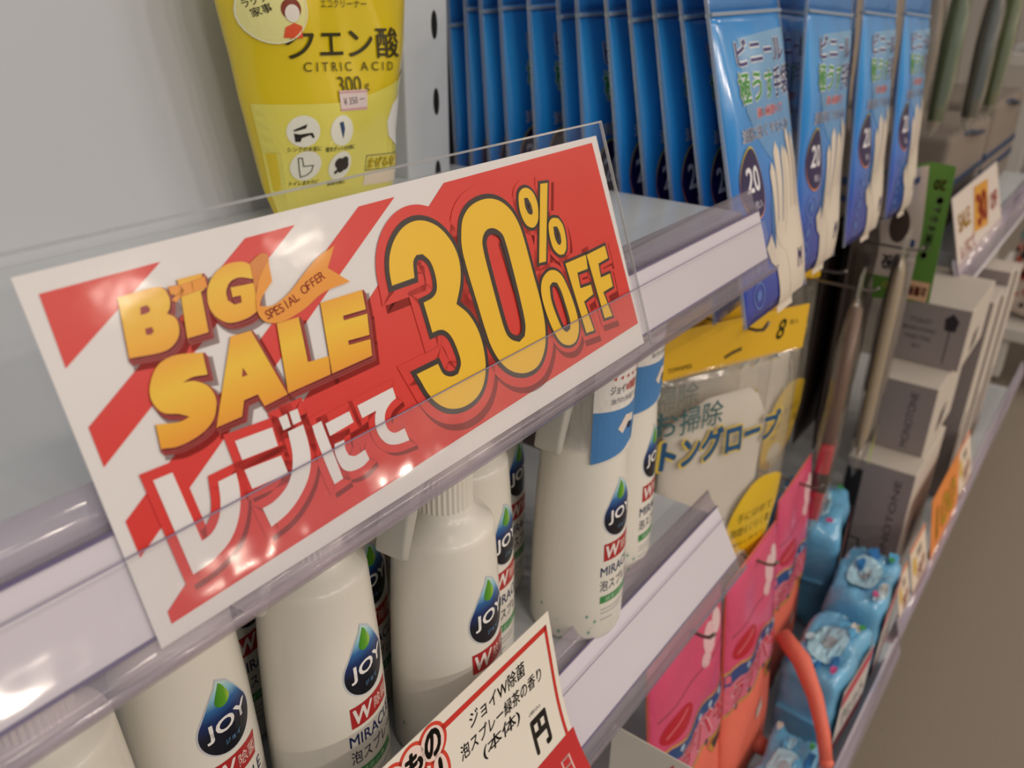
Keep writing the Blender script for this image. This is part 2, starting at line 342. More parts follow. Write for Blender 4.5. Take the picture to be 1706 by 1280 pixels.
# ---------------------------------------------------------------- sale sign
SIGN = {
  'paper': [(0.0,109.3),(286.1,112.1),(286.7,3.9),(-0.1,-0.0)],
  'stripes': [[(5.0,104.3),(40.5,104.4),(4.3,83.8)],[(70.6,104.8),(90.9,104.9),(3.9,55.1),(4.0,66.9)],[(120.5,105.5),(139.2,105.6),(3.9,27.2),(3.8,38.6)],[(167.7,106.1),(281.0,107.1),(284.9,11.5),(5.1,5.0),(5.3,8.9)]],
  'B': [(24.3,98.0),(36.1,97.8),(38.7,96.1),(38.9,93.3),(37.8,90.8),(36.5,89.7),(38.5,87.8),(38.7,85.0),(37.4,82.2),(34.3,80.1),(30.4,79.6),(21.2,80.9)],
  'Bh1': [(29.5,93.6),(31.6,93.6),(32.2,92.4),(31.3,91.5),(28.8,91.4)],
  'Bh2': [(28.6,87.4),(30.7,87.3),(30.9,86.0),(29.8,85.3),(28.3,85.6)],
  'I': [(43.2,98.2),(51.6,98.0),(50.8,93.2),(49.3,92.9),(47.2,80.6),(39.9,80.9),(42.6,93.5)],
  'bow': [[(39.8,96.8),(43.3,96.4),(44.2,94.6),(42.5,93.3),(39.7,94.8)],[(47.1,96.3),(52.0,96.8),(51.6,93.7),(46.8,93.5)],[(44.0,94.3),(40.5,92.0),(39.5,92.9),(43.2,95.0)],[(43.3,96.2),(47.6,96.4),(47.0,93.5),(42.9,93.2)]],
  'G': [(69.6,96.1),(66.2,98.1),(60.2,98.5),(54.9,96.3),(51.4,92.5),(50.2,87.6),(51.8,83.6),(55.3,81.1),(61.4,80.8),(66.0,81.9),(68.4,90.6),(59.4,91.4),(59.0,88.4),(62.0,88.2),(61.5,86.0),(58.8,86.0),(57.0,87.9),(57.6,90.8),(60.1,93.2),(63.8,93.6),(67.9,92.0),(69.4,93.0)],
  'S': [(43.0,75.4),(42.1,68.7),(37.2,69.6),(33.7,69.1),(37.5,68.2),(41.1,65.1),(41.9,60.4),(38.9,55.3),(33.3,52.7),(25.7,52.1),(20.4,53.5),(21.5,60.6),(28.3,58.7),(32.0,58.9),(29.2,60.9),(24.7,63.1),(22.9,67.6),(24.3,72.2),(28.6,76.5),(34.7,77.4)],
  'A': [(53.7,77.1),(61.3,76.7),(66.6,53.1),(57.0,52.6),(56.1,57.0),(50.8,57.0),(48.3,52.5),(38.9,52.6)],
  'Ah': [(54.2,66.7),(55.0,64.0),(52.8,64.0)],
  'L': [(71.3,76.0),(80.3,75.6),(78.2,60.3),(87.0,59.5),(85.5,53.4),(66.9,53.3)],
  'E': [(90.6,77.6),(110.1,77.0),(109.1,70.0),(98.3,70.7),(98.0,69.1),(109.1,68.3),(107.2,60.9),(97.1,61.9),(96.9,60.3),(107.0,59.3),(105.5,53.5),(86.2,53.4)],
  'rib1': [(68.8,96.9),(73.5,98.8),(76.4,98.2),(75.7,95.2),(71.8,92.4),(67.9,88.2),(66.7,84.0),(68.0,91.2)],
  'rib1b': [(75.9,96.3),(74.7,89.4),(69.1,85.6),(67.2,83.1),(65.6,82.0),(66.9,86.2),(70.8,91.9)],
  'rib2': [(66.8,85.5),(67.2,83.1),(72.2,82.0),(79.6,84.2),(88.3,89.0),(95.8,92.7),(103.8,94.7),(98.0,88.1),(105.8,81.2),(92.9,80.6),(83.7,77.6),(74.4,76.0),(69.2,76.8),(66.4,78.8),(65.7,82.0)],
  'ribpath': [(69.0,79.7),(74.7,80.3),(81.6,82.1),(87.9,84.5),(94.4,86.2)],
  '3': [(124.4,74.7),(125.2,79.8),(127.5,85.3),(131.9,90.3),(138.2,93.9),(145.3,95.0),(152.0,93.4),(157.9,89.4),(162.0,83.2),(163.5,77.1),(162.7,71.1),(159.9,65.2),(155.0,58.9),(160.0,53.4),(163.1,45.7),(163.4,37.0),(161.3,28.9),(156.7,22.7),(150.1,19.5),(141.8,19.2),(134.3,21.7),(129.1,26.2),(126.1,31.5),(124.7,36.1),(123.5,39.9),(135.8,39.9),(137.0,35.3),(140.7,32.8),(144.9,32.5),(148.2,36.0),(148.3,41.9),(147.0,47.7),(144.2,51.1),(140.9,52.1),(137.6,52.1),(137.6,64.4),(143.0,64.9),(146.5,67.2),(147.9,72.4),(147.4,78.2),(144.4,82.1),(141.0,82.5),(138.4,80.4),(136.6,74.6)],
  '0': [(169.9,86.8),(173.1,91.1),(178.5,94.2),(185.6,95.5),(192.8,95.0),(199.2,92.4),(204.3,87.5),(207.2,80.7),(208.1,72.4),(208.2,58.8),(208.4,44.8),(207.1,34.0),(203.1,24.8),(195.6,18.9),(186.3,18.4),(177.6,21.9),(171.7,28.0),(168.4,36.2),(167.5,45.2),(167.1,56.5),(166.7,69.3),(167.1,79.2)],
  '0h': [(181.1,79.4),(184.7,82.4),(189.4,82.3),(193.6,79.2),(194.5,74.6),(194.6,64.9),(194.3,50.6),(193.3,39.1),(190.9,34.3),(186.7,33.1),(182.1,35.8),(179.9,40.5),(179.6,53.0),(179.7,66.0),(180.0,74.5)],
  'sl': [(229.8,95.0),(235.5,94.5),(219.6,60.9),(214.3,61.4)],
  'o1': [(212.4,93.3),(216.0,95.2),(220.0,94.7),(223.1,91.7),(224.1,86.8),(222.3,81.2),(219.8,78.4),(216.3,77.4),(212.7,79.1),(210.7,82.8),(210.4,87.9)],
  'o1h': [(215.8,90.5),(217.5,90.3),(218.7,87.4),(218.6,84.2),(217.7,83.5),(216.1,84.3),(215.2,87.0)],
  'o2': [(229.2,77.2),(232.7,78.5),(237.0,77.5),(239.3,73.6),(239.1,67.8),(237.3,62.8),(234.4,60.8),(230.7,61.6),(227.5,65.1),(227.0,69.8),(227.6,74.2)],
  'o2h': [(231.9,74.1),(234.0,73.7),(234.9,70.7),(234.4,67.0),(233.0,66.0),(231.8,67.2),(231.2,70.3)],
  'O': [(211.7,51.6),(214.6,54.6),(219.8,56.3),(224.7,55.4),(228.6,52.1),(230.8,46.5),(232.4,39.0),(233.0,30.8),(231.7,24.8),(227.7,20.4),(222.5,19.6),(216.7,22.0),(213.4,26.6),(211.2,33.5),(210.1,41.4),(210.2,47.5)],
  'Oh': [(218.0,49.1),(220.4,50.2),(223.3,49.3),(224.8,45.0),(225.6,37.7),(225.9,30.6),(224.4,27.1),(221.7,26.7),(219.3,29.4),(217.6,36.2),(216.8,43.4)],
  'F1': [(233.8,56.4),(251.9,56.4),(250.7,49.7),(241.4,50.0),(240.9,42.4),(250.1,41.8),(250.1,36.9),(241.1,35.7),(243.5,20.2),(236.8,21.0)],
  'F2': [(252.5,56.2),(270.0,56.9),(270.2,50.4),(260.7,49.8),(260.0,42.8),(268.8,42.7),(268.6,36.0),(259.0,35.5),(262.0,22.3),(254.9,23.1)],
  're': [[(15.0,46.0),(21.1,45.7),(22.1,22.8),(25.9,23.6),(29.4,26.4),(31.8,30.9),(33.4,37.0),(39.9,37.0),(39.3,32.5),(37.7,27.4),(34.7,22.5),(30.3,18.5),(24.8,16.2),(20.3,15.3),(16.0,15.0)]],
  'ji': [[(43.2,46.3),(57.1,45.2),(56.9,38.8),(43.3,39.8)],[(42.9,36.6),(56.8,35.4),(57.2,28.9),(43.2,29.9)],[(62.1,41.6),(68.5,41.6),(68.3,36.2),(67.4,30.8),(65.4,26.3),(62.0,22.5),(56.7,18.9),(51.2,16.7),(45.0,15.7),(44.3,22.6),(48.5,22.7),(53.3,24.2),(56.8,26.6),(59.3,29.9),(61.0,34.1),(61.7,38.2)],[(60.5,47.1),(63.9,47.2),(63.8,42.7),(60.7,42.7)],[(65.0,47.4),(68.4,47.3),(68.3,42.9),(64.9,42.9)]],
  'ni': [[(71.7,39.7),(75.8,39.9),(76.9,17.9),(72.8,17.6),(72.1,25.4),(71.6,35.2)],[(77.1,38.4),(88.2,38.6),(88.6,34.3),(77.3,33.7)],[(78.0,30.4),(82.4,30.2),(81.7,27.1),(82.2,24.4),(84.8,23.0),(89.6,23.3),(90.2,19.3),(86.2,18.2),(81.0,18.8),(78.1,21.0),(77.1,24.9),(77.1,27.8)]],
  'te': [[(92.3,39.1),(110.3,39.4),(110.4,35.1),(107.1,34.3),(103.9,32.4),(102.2,29.5),(102.4,25.9),(105.0,23.4),(110.0,23.2),(110.6,18.1),(104.9,18.9),(100.4,20.9),(97.8,24.6),(97.3,28.9),(98.4,32.4),(99.8,34.3),(92.7,34.2)]],
}

def mm(P): return [(a / 1000, b / 1000) for a, b in P]
sg = thing('sale_sign', 'red and white laminated sale sign reading 30% OFF standing in the upper price rail', 'sign', (0.089, 0.190, -0.1744), (-TILT, 0, 0))
fm = flatmap()
paper_m = mat('sign_paper', 'E6E2E2', 0.35)
red = mat('sign_red', 'DC2A20', 0.33, noise=0.03, nscale=40)
obj('paper', box(0, 0.2865, -0.0010, -0.0006, 0.0, 0.110), paper_m, sg)
obj('laminate', ([(-0.007, -0.0022, -0.003), (0.2925, -0.0022, -0.003), (0.2925, -0.0022, 0.1165), (-0.007, -0.0022, 0.1165)], [(0, 1, 2, 3)]), clear('laminate_film', haze=0.004, gloss=0.011, bump=0.05, bscale=55, grough=0.10), sg)
edge_film = clear('laminate_edge', tint='E4E8E6', haze=0.30, gloss=0.15)
obj('laminate_edge', box(-0.007, 0.2925, -0.0024, -0.0010, 0.1156, 0.1165), edge_film, sg)
obj('laminate_edge', box(0.2917, 0.2925, -0.0024, -0.0010, -0.003, 0.1156), edge_film, sg)
L0 = 0.00108; DL = 0.00008
def sd(name, geo, m, k): return decal(name, geo, fm, m, sg, L0 + DL * k)
for P in SIGN['stripes']:
    sd('red_stripe', fill(mm(P)), red, 1)
S = {k: smooth_poly(mm(v)) for k, v in SIGN.items() if k not in ('paper', 'stripes', 'bow', 'ribpath', 're', 'ji', 'ni', 'te')}
shade = bpy.data.materials.new('printed_shadow'); shade.use_nodes = True
_nt = shade.node_tree; _nt.nodes.remove(_nt.nodes['Principled BSDF']); _t = _nt.nodes.new('ShaderNodeBsdfTransparent'); _t.inputs[0].default_value = (0.62, 0.55, 0.55, 1); _nt.links.new(_t.outputs[0], _nt.nodes['Material Output'].inputs[0])
white_ink = mat('sign_white', 'EAE6E6', 0.35)
black_ink = mat('sign_black', '241315', 0.35)
yellow = mat('sign_yellow', 'F2C117', 0.35, noise=0.03, nscale=60)
# checkout words
for word in ('re', 'ji', 'ni', 'te'):
    for P in SIGN[word]:
        Q = smooth_poly(mm(P)); g = fill(Q)
        sd('letter_shadow', shift(stroke(Q, 0.0020), 0.0012, -0.0028), shade, 2); sd('letter_outline', stroke(Q, 0.0030), red, 4); sd('letter', g, white_ink, 6)
# 30% OFF
for o_, hs in (('3', ()), ('0', ('0h',)), ('sl', ()), ('o1', ('o1h',)), ('o2', ('o2h',)), ('O', ('Oh',)), ('F1', ()), ('F2', ())):
    big = o_ in '30'; wb = 0.0021 if big else 0.0014; wr = 0.0062 if big else 0.0034
    sd('letter_shadow', shift(stroke(S[o_], wr), 0.0012, -0.0032), shade, 2)
    sd('letter_outline', stroke(S[o_], wr), red, 5)
    sd('letter_border', stroke(S[o_], wb, True, 0.0006), black_ink, 7)
    for h in hs: sd('letter_border', stroke(S[h], 0.0005, True, wb), black_ink, 10)
    sd('letter', fill(S[o_], *[S[h] for h in hs]), yellow, 9)
    if big:
        for h in hs: sd('letter_line', stroke([(a, b) for a, b in [(0.1915, 0.0760), (0.1925, 0.0540)]], 0.0004, False), black_ink, 8)
# BIG SALE with bow and ribbon
gold_a = ramp_mat('big_gold', 'Z', [(0.072, 'E98A12'), (0.084, 'F3B41C'), (0.094, 'F2C22A'), (0.101, 'EFA41C')], 0.35)
gold_b = ramp_mat('sale_gold', 'Z', [(0.046, 'E8820F'), (0.058, 'F2AE18'), (0.068, 'F4C628'), (0.078, 'F0A81C')], 0.35)
maroon = mat('letter_side', '9A1F1C', 0.35); orange = mat('ribbon_orange', 'EE9A20', 0.35); orange2 = mat('ribbon_orange_dark', 'D9801A', 0.35)
for k in 'BIGSALE':
    if k in 'BIG': gm = gold_a
    else: gm = gold_b
    H = {'B': ('Bh1', 'Bh2'), 'A': ('Ah',)}.get(k, ())
    sd('letter_shadow', shift(stroke(S[k], 0.0012), 0.0016, -0.0030), shade, 3)
    for j, (dx, dy) in enumerate(((0.0004, -0.0008), (0.0008, -0.0017))):
        sd('letter_side', shift(fill(S[k]), dx, dy), maroon, 5 - j)
        sd('letter_side', shift(stroke(S[k], 0.0006), dx, dy), maroon, 5 - j)
    sd('letter', fill(S[k], *[S[h] for h in H]), gm, 7)
for P in SIGN['bow']: sd('bow', fill(smooth_poly(mm(P))), orange, 9); sd('bow', stroke(smooth_poly(mm(P)), 0.0002), orange2, 8)
sd('ribbon', fill(S['rib1']), orange2, 8); sd('ribbon', fill(S['rib1b']), orange, 9); sd('ribbon', fill(S['rib2']), orange, 10)
rp = mm(SIGN['ribpath']); letters = 'SPESIAL OFFER'
for i, ch in enumerate(letters):
    if ch == ' ': continue
    t = i / (len(letters) - 1) * (len(rp) - 1); j = min(int(t), len(rp) - 2); f = t - j
    a, b = Vector(rp[j]), Vector(rp[j + 1]); p = a.lerp(b, f)
    sd('ribbon_letter', tfit(ch, p.x, p.y, h=0.0030, bold=0.01, rot=math.atan2(b.y - a.y, b.x - a.x)), mat('ribbon_red', 'C23A1C', 0.4), 11)

# ---------------------------------------------------------------- spray bottles
body_m = mat('bottle_plastic', 'EAE6DC', 0.25, sss=0.05, noise=0.01, nscale=20)
cap_m = mat('sprayer_plastic', 'E8E4DA', 0.35, sss=0.08)
lever_m = mat('lever_plastic', 'D5D3CB', 0.30, trans=0.25)
BP = [(0.0255, 0.0), (0.0290, 0.0015), (0.0303, 0.005), (0.0303, 0.030), (0.0298, 0.060), (0.0285, 0.095), (0.0268, 0.122), (0.0258, 0.1375), (0.0254, 0.1400), (0.0243, 0.1416), (0.0215, 0.1440), (0.0178, 0.1475), (0.0160, 0.1500), (0.0150, 0.1530)]
def brad(z):
    for (r0, z0), (r1, z1) in zip(BP, BP[1:]):
        if z <= z1: return r0 + (r1 - r0) * max(0, (z - z0)) / (z1 - z0)
    return BP[-1][0]
def bmap(u, v, d):
    r = brad(v); t = u / r; r += d
    return (r * math.sin(t), -r * math.cos(t), v)
navy = '1B2A63'
def drop(cx, cy, r, tip, k=14):
    a = math.asin(min(0.97, r / (tip - cy))); P = []          # tangent lines from the tip to the round belly
    for i in range(2 * k + 1):
        t = PI - a + (PI + 2 * a) * i / (2 * k); P.append((cx + r * math.cos(t), cy + r * math.sin(t)))
    for f in (0.45, 0.8): P.append((P[2 * k][0] * (1 - f) + cx * f + 0.06 * r, P[2 * k][1] * (1 - f) + tip * f))
    P.append((cx - 0.12 * r, tip)); q = P[0]
    for f in (0.8, 0.45): P.append((q[0] * (1 - f) + cx * f - 0.06 * r, q[1] * (1 - f) + tip * f))
    return P
def make_bottle(label):
    t = thing('spray_bottle', label, 'bottle', group='dish spray bottles on the middle shelf')
    obj('body', lathe(BP, 48), body_m, t, smooth=True, angle=0.9)
    V, F = lathe([(0.0138, 0.150), (0.0152, 0.1515), (0.0152, 0.170), (0.0142, 0.1725), (0.0128, 0.173), (0.0125, 0.181)], 72)
    V = [((x * (0.965 if (i % 2 and 0.151 < z < 0.171) else 1), y * (0.965 if (i % 2 and 0.151 < z < 0.171) else 1), z)) for i, (x, y, z) in enumerate(V)]
    obj('collar', (V, F), cap_m, t)
    hd = obj('spray_head', prism([(-0.036, 0.197), (-0.031, 0.187), (-0.013, 0.184), (-0.012, 0.179), (0.012, 0.179), (0.022, 0.186), (0.024, 0.200), (0.016, 0.2105), (-0.030, 0.2105), (-0.036, 0.206)], -0.0115, 0.0115), cap_m, t, bevel=0.003, smooth=True, angle=0.8)
    obj('nozzle', prism([(-0.042, 0.1945), (-0.035, 0.1945), (-0.035, 0.2085), (-0.042, 0.2085)], -0.008, 0.008), cap_m, hd, bevel=0.0012)
    obj('trigger', prism([(-0.016, 0.190), (-0.027, 0.190), (-0.034, 0.172), (-0.040, 0.152), (-0.0415, 0.144), (-0.037, 0.142), (-0.034, 0.150), (-0.027, 0.168)], -0.0085, 0.0085), lever_m, t, bevel=0.0015, smooth=True, angle=0.8)
    def bd(name, geo, m, k, ml=0.004): return decal(name, geo, lambda u, v, d: bmap(u, v - 0.004, d), m, t, 0.00012 + 0.00010 * k, ml)
    D = drop(0.0, 0.0965, 0.0140, 0.1215)
    bd('logo_rim', fill([(x * 1.06, 0.0975 + (y - 0.0975) * 1.05) for x, y in D]), ink('C9CCD6'), 0)
    bd('logo_drop', fill(D), ramp_mat('logo_navy', 'Z', [(0.079, '101118'), (0.092, '121626'), (0.0995, '18326A'), (0.1045, '2E6AA8'), (0.1095, '8CC4DC'), (0.115, 'C2E2DE')], 0.3), 1)
    bd('logo_leaf', fill(drop(-0.0004, 0.1112, 0.0038, 0.1200)), ramp_mat('logo_green', 'X', [(-0.004, '3C8A20'), (0.001, '63A82A'), (0.004, 'C2D85A')], 0.3), 2)
    bd('logo_text', tfit('JOY', 0.0004, 0.0972, 0.0225, 0.0098, bold=0.025), ink('F2F0EE'), 3)
    bd('logo_text', tfit('ジョイ', 0.001, 0.0885, 0.0085), ink('6FA4D8'), 3)
    bd('badge', fill([(-0.0135, 0.0665), (0.0125, 0.0665), (0.0145, 0.0790), (-0.0135, 0.0790)]), ink('B22A2C'), 0)
    bd('badge_text', tfit('W', -0.0062, 0.0728, 0.0120, 0.0092, bold=0.03, shear=0.15), ink('F0E6E2'), 1)
    bd('badge_text', tfit('除菌', 0.0068, 0.0728, 0.0118, 0.0070, bold=0.015), ink('F0C9C0'), 1)
    bd('product_text', tfit('MIRACLE', 0.0, 0.0588, 0.0310, 0.0072, bold=0.012), ink(navy), 0)
    bd('product_text', tfit('泡スプレー', 0.0, 0.0480, 0.0310, 0.0082, bold=0.006), ink('2A2E4A'), 0)
    bd('scent_bar', rect(-0.0150, 0.0130, 0.0345, 0.0400), ink('3E8E4C'), 0)
    bd('scent_text', tfit('緑茶の香り', -0.001, 0.0372, 0.0200, 0.0036), ink('BFE0C0'), 1)
    for zz, w in ((0.0295, 0.026), (0.0265, 0.020), (0.0215, 0.010)):
        bd('fine_print', stroke([(-0.014, zz), (-0.014 + w, zz)], 0.0003, False), ink('8F92A0'), 0)
    rnd = random.Random(3); star_m = ink('4FA08A')
    for i in range(26):
        u = rnd.uniform(-0.062, 0.02) ; v = rnd.uniform(0.006, 0.034); r = rnd.choice((0.0005, 0.0004, 0.0006, 0.0016))
        if u > -0.016 and v > 0.019: continue
        P = []
        for q in range(8):
            rr = r if q % 2 == 0 else r * 0.3; P.append((u + rr * math.sin(q * PI / 4), v + 1.4 * rr * math.cos(q * PI / 4)))
        bd('star', fill(P), star_m, 0)
    return t
spots = [(0.0720, 0.260, 4, 'white spray bottle hidden to the shoulder by the rail, no logo in view'),
         (0.1365, 0.281, 0, 'white spray bottle with drop logo, under the sign corner reading register'),
         (0.1960, 0.2575, 2, 'white spray bottle standing just before the handwritten price tag, whole label in view'),
         (0.2600, 0.2330, -3, 'white spray bottle rising directly behind the handwritten price tag'),
         (0.3130, 0.2640, 3, 'white spray bottle set back behind the tag, label half covered by its neighbour'),
         (0.3830, 0.2270, -8, 'white spray bottle wearing a blue printed neck sleeve, green stars at its foot'),
         (0.4490, 0.2420, 4, 'white spray bottle with sleeve at the shelf end beside the yellow glove pack'),
         (0.3740, 0.3000, 5, 'white spray bottle in the rear row behind the sleeved bottle'),
         (0.2420, 0.2990, 0, 'white spray bottle in the rear row with its lever showing between two front bottles'),
         (0.1880, 0.3380, 8, 'white spray bottle deep in the rear row behind the labelled bottle'),
         (0.3060, 0.3330, -5, 'white spray bottle in the rear row by the back panel')]
proto = None; bottles = []
for x, y, rz, lab in spots:
    if proto is None: b = proto = make_bottle(lab)
    else: b = dup(proto); b['label'] = lab
    b.location = (x, y, ZL); b.rotation_euler = (0, 0, math.radians(rz + 7)); bottles.append(b)
# printed sleeves over the necks of the two end bottles
slv_m = clear('sleeve_film', haze=0.35, hazecol='D6D2CC', gloss=0.05, grough=0.15)
def sleeve(b):
    R = 0.0275
    mp = lambda u, v, d: ((R + d) * math.sin(u / R), -(R + d) * math.cos(u / R), v)
    s = decal('neck_sleeve', rect(-0.072, 0.040, 0.140, 0.209), mp, slv_m, b, 0.0, 0.006)
    def q(n, g, c, k): return decal(n, g, mp, ink(c), s, 0.0002 * k, 0.005)
    q('sleeve_print', rect(-0.0240, 0.0200, 0.136, 0.1995), 'E9E6E2', 1)
    q('sleeve_print', smooth_poly([(-0.0240, 0.132), (-0.004, 0.1365), (0.006, 0.141), (0.0200, 0.143), (0.0200, 0.170), (0.006, 0.166), (-0.0240, 0.1655)]) and fill(smooth_poly([(-0.0240, 0.132), (-0.004, 0.1365), (0.006, 0.141), (0.0200, 0.143), (0.0200, 0.170), (0.006, 0.166), (-0.0240, 0.1655)])), '4A86C2', 2)
    q('sleeve_print', fill(smooth_poly([(-0.008, 0.153), (-0.002, 0.1605), (0.006, 0.159), (0.007, 0.154), (0.001, 0.155), (-0.004, 0.149)])), 'E9DDD2', 3)
    q('sleeve_print', disc(0.0025, 0.1525, 0.0022), '23344E', 4)
    q('sleeve_print', fill([(0.007, 0.140), (0.013, 0.142), (0.014, 0.152), (0.009, 0.150)]), 'DCE4EA', 3)
    q('sleeve_text', tfit('ジョイ', -0.0095, 0.1785, 0.0100, 0.0052, bold=0.01), '4A4A52', 3)
    q('sleeve_text', tfit('W除菌', 0.0012, 0.1785, 0.0100, 0.0058, bold=0.02), 'C8322E', 3)
    q('sleeve_text', tfit('泡スプレー', 0.0128, 0.1785, 0.0120, 0.0052, bold=0.01), '4A4A52', 3)
    q('sleeve_text', tfit('油汚れ除菌スポンジ', 0.0015, 0.1715, 0.0310, 0.0036), '6E7078', 3)
    for i in range(7): q('sleeve_print', fill([(-0.013 + i * 0.0048, 0.1850), (-0.0115 + i * 0.0048, 0.1840), (-0.011 + i * 0.0048, 0.1865)]), 'C8322E', 3)
for b in bottles[5:7]: sleeve(b)

# ---------------------------------------------------------------- handwritten price tag in the lower rail
tg = thing('price_tag', 'white price tag with red border and handwritten product name before the bottles', 'price tag', (0, 0.172, -0.427), (-math.radians(12), 0, 0))
def bend(u, v, d):   # the card bows a little toward its free end
    k = max(0.0, 0.075 - v) / 0.075
    return (u + 0.010 * k * k * max(0, (u - 0.2) / 0.1), -d - 0.004 * k * k, v)
tagp = decal('card', rect(0.120, 0.3025, -0.006, 0.1190), bend, mat('tag_paper', 'EFE8DC', 0.45), tg, 0.0, 0.012)
md = tagp.modifiers.new('thick', 'SOLIDIFY'); md.thickness = 0.0004; md.offset = 1
def td(n, g, c, k=1): return decal(n, g, bend, ink(c), tg, 0.0005 + 0.0001 * k, 0.01)
td('border', rect(0.125, 0.2988, 0.1095, 0.1128), 'CF2E26'); td('border', rect(0.2965, 0.2988, 0.036, 0.1128), 'CF2E26')
td('price_field', rect(0.262, 0.3040, 0.004, 0.0385), 'C92F33')
td('field_text', tfit('本日', 0.2830, 0.0200, 0.022, 0.016, bold=0.01), 'E9C6C0', 2)
td('handwriting', tfit('ジョイW除菌', 0.2530, 0.1010, 0.046, 0.0090, bold=0.012, shear=0.10), '1E1A1A')
td('handwriting', tfit('泡スプレー緑茶の香り', 0.2540, 0.0888, 0.068, 0.0085, bold=0.012, shear=0.10), '1E1A1A')
td('handwriting', tfit('(本体)', 0.2500, 0.0775, 0.031, 0.0098, bold=0.012, shear=0.08), '1E1A1A')
td('currency_sign', tfit('円', 0.2790, 0.0560, 0.0145, 0.0230, bold=0.045), '17120F')
td('tax_note', tfit('(税込)', 0.2775, 0.0715, 0.0100, 0.0028), '3A3430')
for i, ch in enumerate('いつもの'):
    x = 0.165 + i * 0.0132; y = 0.1085 - 0.001 * (3 - i)
    g = tfit(ch, x, y, 0.0115, 0.0125 if i < 3 else 0.0150, bold=0.05, shear=0.1)
    td('slogan_outline', disc(x, y, 0.0098, 0.0105), 'D8402F', 1); td('slogan_rim', disc(x, y, 0.0078, 0.0088), 'F1D9D0', 2); td('slogan', g, '17120F', 3)
for i in range(4):
    x = 0.1695 + i * 0.0122; y = 0.0915
    td('slogan_outline', disc(x, y, 0.0066, 0.0115), 'D8402F', 1); td('slogan_rim', disc(x, y, 0.0046, 0.0095), 'F1D9D0', 2)
    td('slogan', tfit('!', x, y, 0.0034, 0.0150, bold=0.06, shear=0.1), '17120F', 3)

# ---------------------------------------------------------------- pillow-shaped packs
def lerp_tab(tab, v):
    for (v0, a), (v1, b) in zip(tab, tab[1:]):
        if v0 <= v <= v1: return a + (b - a) * (v - v0) / (v1 - v0)
    return tab[0][1] if v < tab[0][0] else tab[-1][1]
class Pillow:
    """soft pack: outline given by left/right half widths over height v, bulge t; front looks to -Y"""
    def __init__(s, v0, v1, left, right, t, ripple=0.0, seed=0, ex=4.0, front=1.0, back=1.0):
        s.v0, s.v1, s.L, s.R, s.t, s.rip, s.ph, s.ex, s.fr, s.bk = v0, v1, left, right, t, ripple, seed * 1.7, ex, front, back
    def f(s, u, v):
        l = lerp_tab(s.L, v); r = lerp_tab(s.R, v); c = (l + r) / 2; h = (r - l) / 2
        a = max(0.0, 1 - abs((u - c) / h) ** s.ex); vv = (v - s.v0) / (s.v1 - s.v0) * 2 - 1; b = max(0.0, 1 - abs(vv) ** s.ex)
        w = (a * b) ** 0.6
        return s.t / 2 * w + s.rip * w * (math.sin(u * 95 + v * 30 + s.ph) + math.sin(v * 70 - u * 40 + s.ph * 2))
    def map(s):
        return lambda u, v, d: (u, -(s.f(u, v) * s.fr + d), v)
    def mesh(s, nx=14, ny=20):
        V, F = [], []
        for side in (-1, 1):
            for j in range(ny + 1):
                v = s.v0 + (s.v1 - s.v0) * j / ny; l = lerp_tab(s.L, v); r = lerp_tab(s.R, v)
                for i in range(nx + 1):
                    k = 0.5 - 0.5 * math.cos(PI * i / nx) * (0.6 + 0.4 * abs(math.cos(PI * i / nx))); u = l + (r - l) * k
                    q = s.f(u, v) * (s.fr if side < 0 else s.bk); V.append((u, side * max(q, 0.0002), v))
        N = (nx + 1) * (ny + 1)
        for j in range(ny):
            for i in range(nx):
                a = j * (nx + 1) + i; b = a + nx + 1
                F.append((a, a + 1, b + 1, b)); F.append((N + a, N + b, N + b + 1, N + a + 1))
        for j in range(ny):
            a = j * (nx + 1); b = a + nx + 1; F.append((a, b, N + b, N + a)); a += nx; b += nx; F.append((a, N + a, N + b, b))
        for i in range(nx):
            F.append((i, N + i, N + i + 1, i + 1)); a = ny * (nx + 1) + i; F.append((a, a + 1, N + a + 1, N + a))
        return V, F
def const(a): return [(-9, a), (9, a)]
steel = mat('hook_steel', '8E8782', 0.3, metal=0.9)
def hook(x, z, y0, y1, label, tip=0.012):
    t = thing('display_hook', label, 'hook', (x, y0, z), group='steel display hooks of the peg bay')
    obj('rod', tube([(0, 0, 0), (0, y1 - y0 + 0.006, 0), (0, y1 - y0, 0.002), (0, y1 - y0 - 0.004, tip)], 0.0016, 8), steel, t, smooth=True)
    obj('base_plate', box(-0.012, 0.012, -0.003, 0.0, -0.016, 0.016), steel, t, bevel=0.001)
    return t

# ---------------------------------------------------------------- citric acid pouch
pc = thing('citric_acid_pouch', 'yellow citric acid pouch standing on the upper shelf against the panel', 'pouch', (0.383, 0.431, ZU + 0.0005))
LT = [(0, -0.050), (0.020, -0.0565), (0.044, -0.0600), (0.075, -0.0660), (0.10, -0.0690), (0.13, -0.0745), (0.18, -0.0760)]
RT = [(0, 0.0530), (0.025, 0.0545), (0.045, 0.0535), (0.075, 0.0580), (0.10, 0.0665), (0.13, 0.0715), (0.18, 0.0730)]
pp = Pillow(0.0, 0.178, LT, RT, 0.052, 0.0016, 1, ex=3.0)
pouch_y = mat('pouch_yellow', 'E6CB12', 0.18, coat=0.8, noise=0.03, nscale=20, bump=0.35, bscale=28)
pouch_p = mat('pouch_pale_yellow', 'E9DE62', 0.18, coat=0.8, noise=0.02, nscale=20, bump=0.35, bscale=28)
obj('bag', pp.mesh(32, 40), pouch_y, pc, smooth=True)
pm = pp.map()
def pd(n, g, c, k=1, parent=pc): return decal(n, g, pm, c if not isinstance(c, str) else ink(c, 0.3), parent, 0.0007 + 0.00025 * k, 0.006)
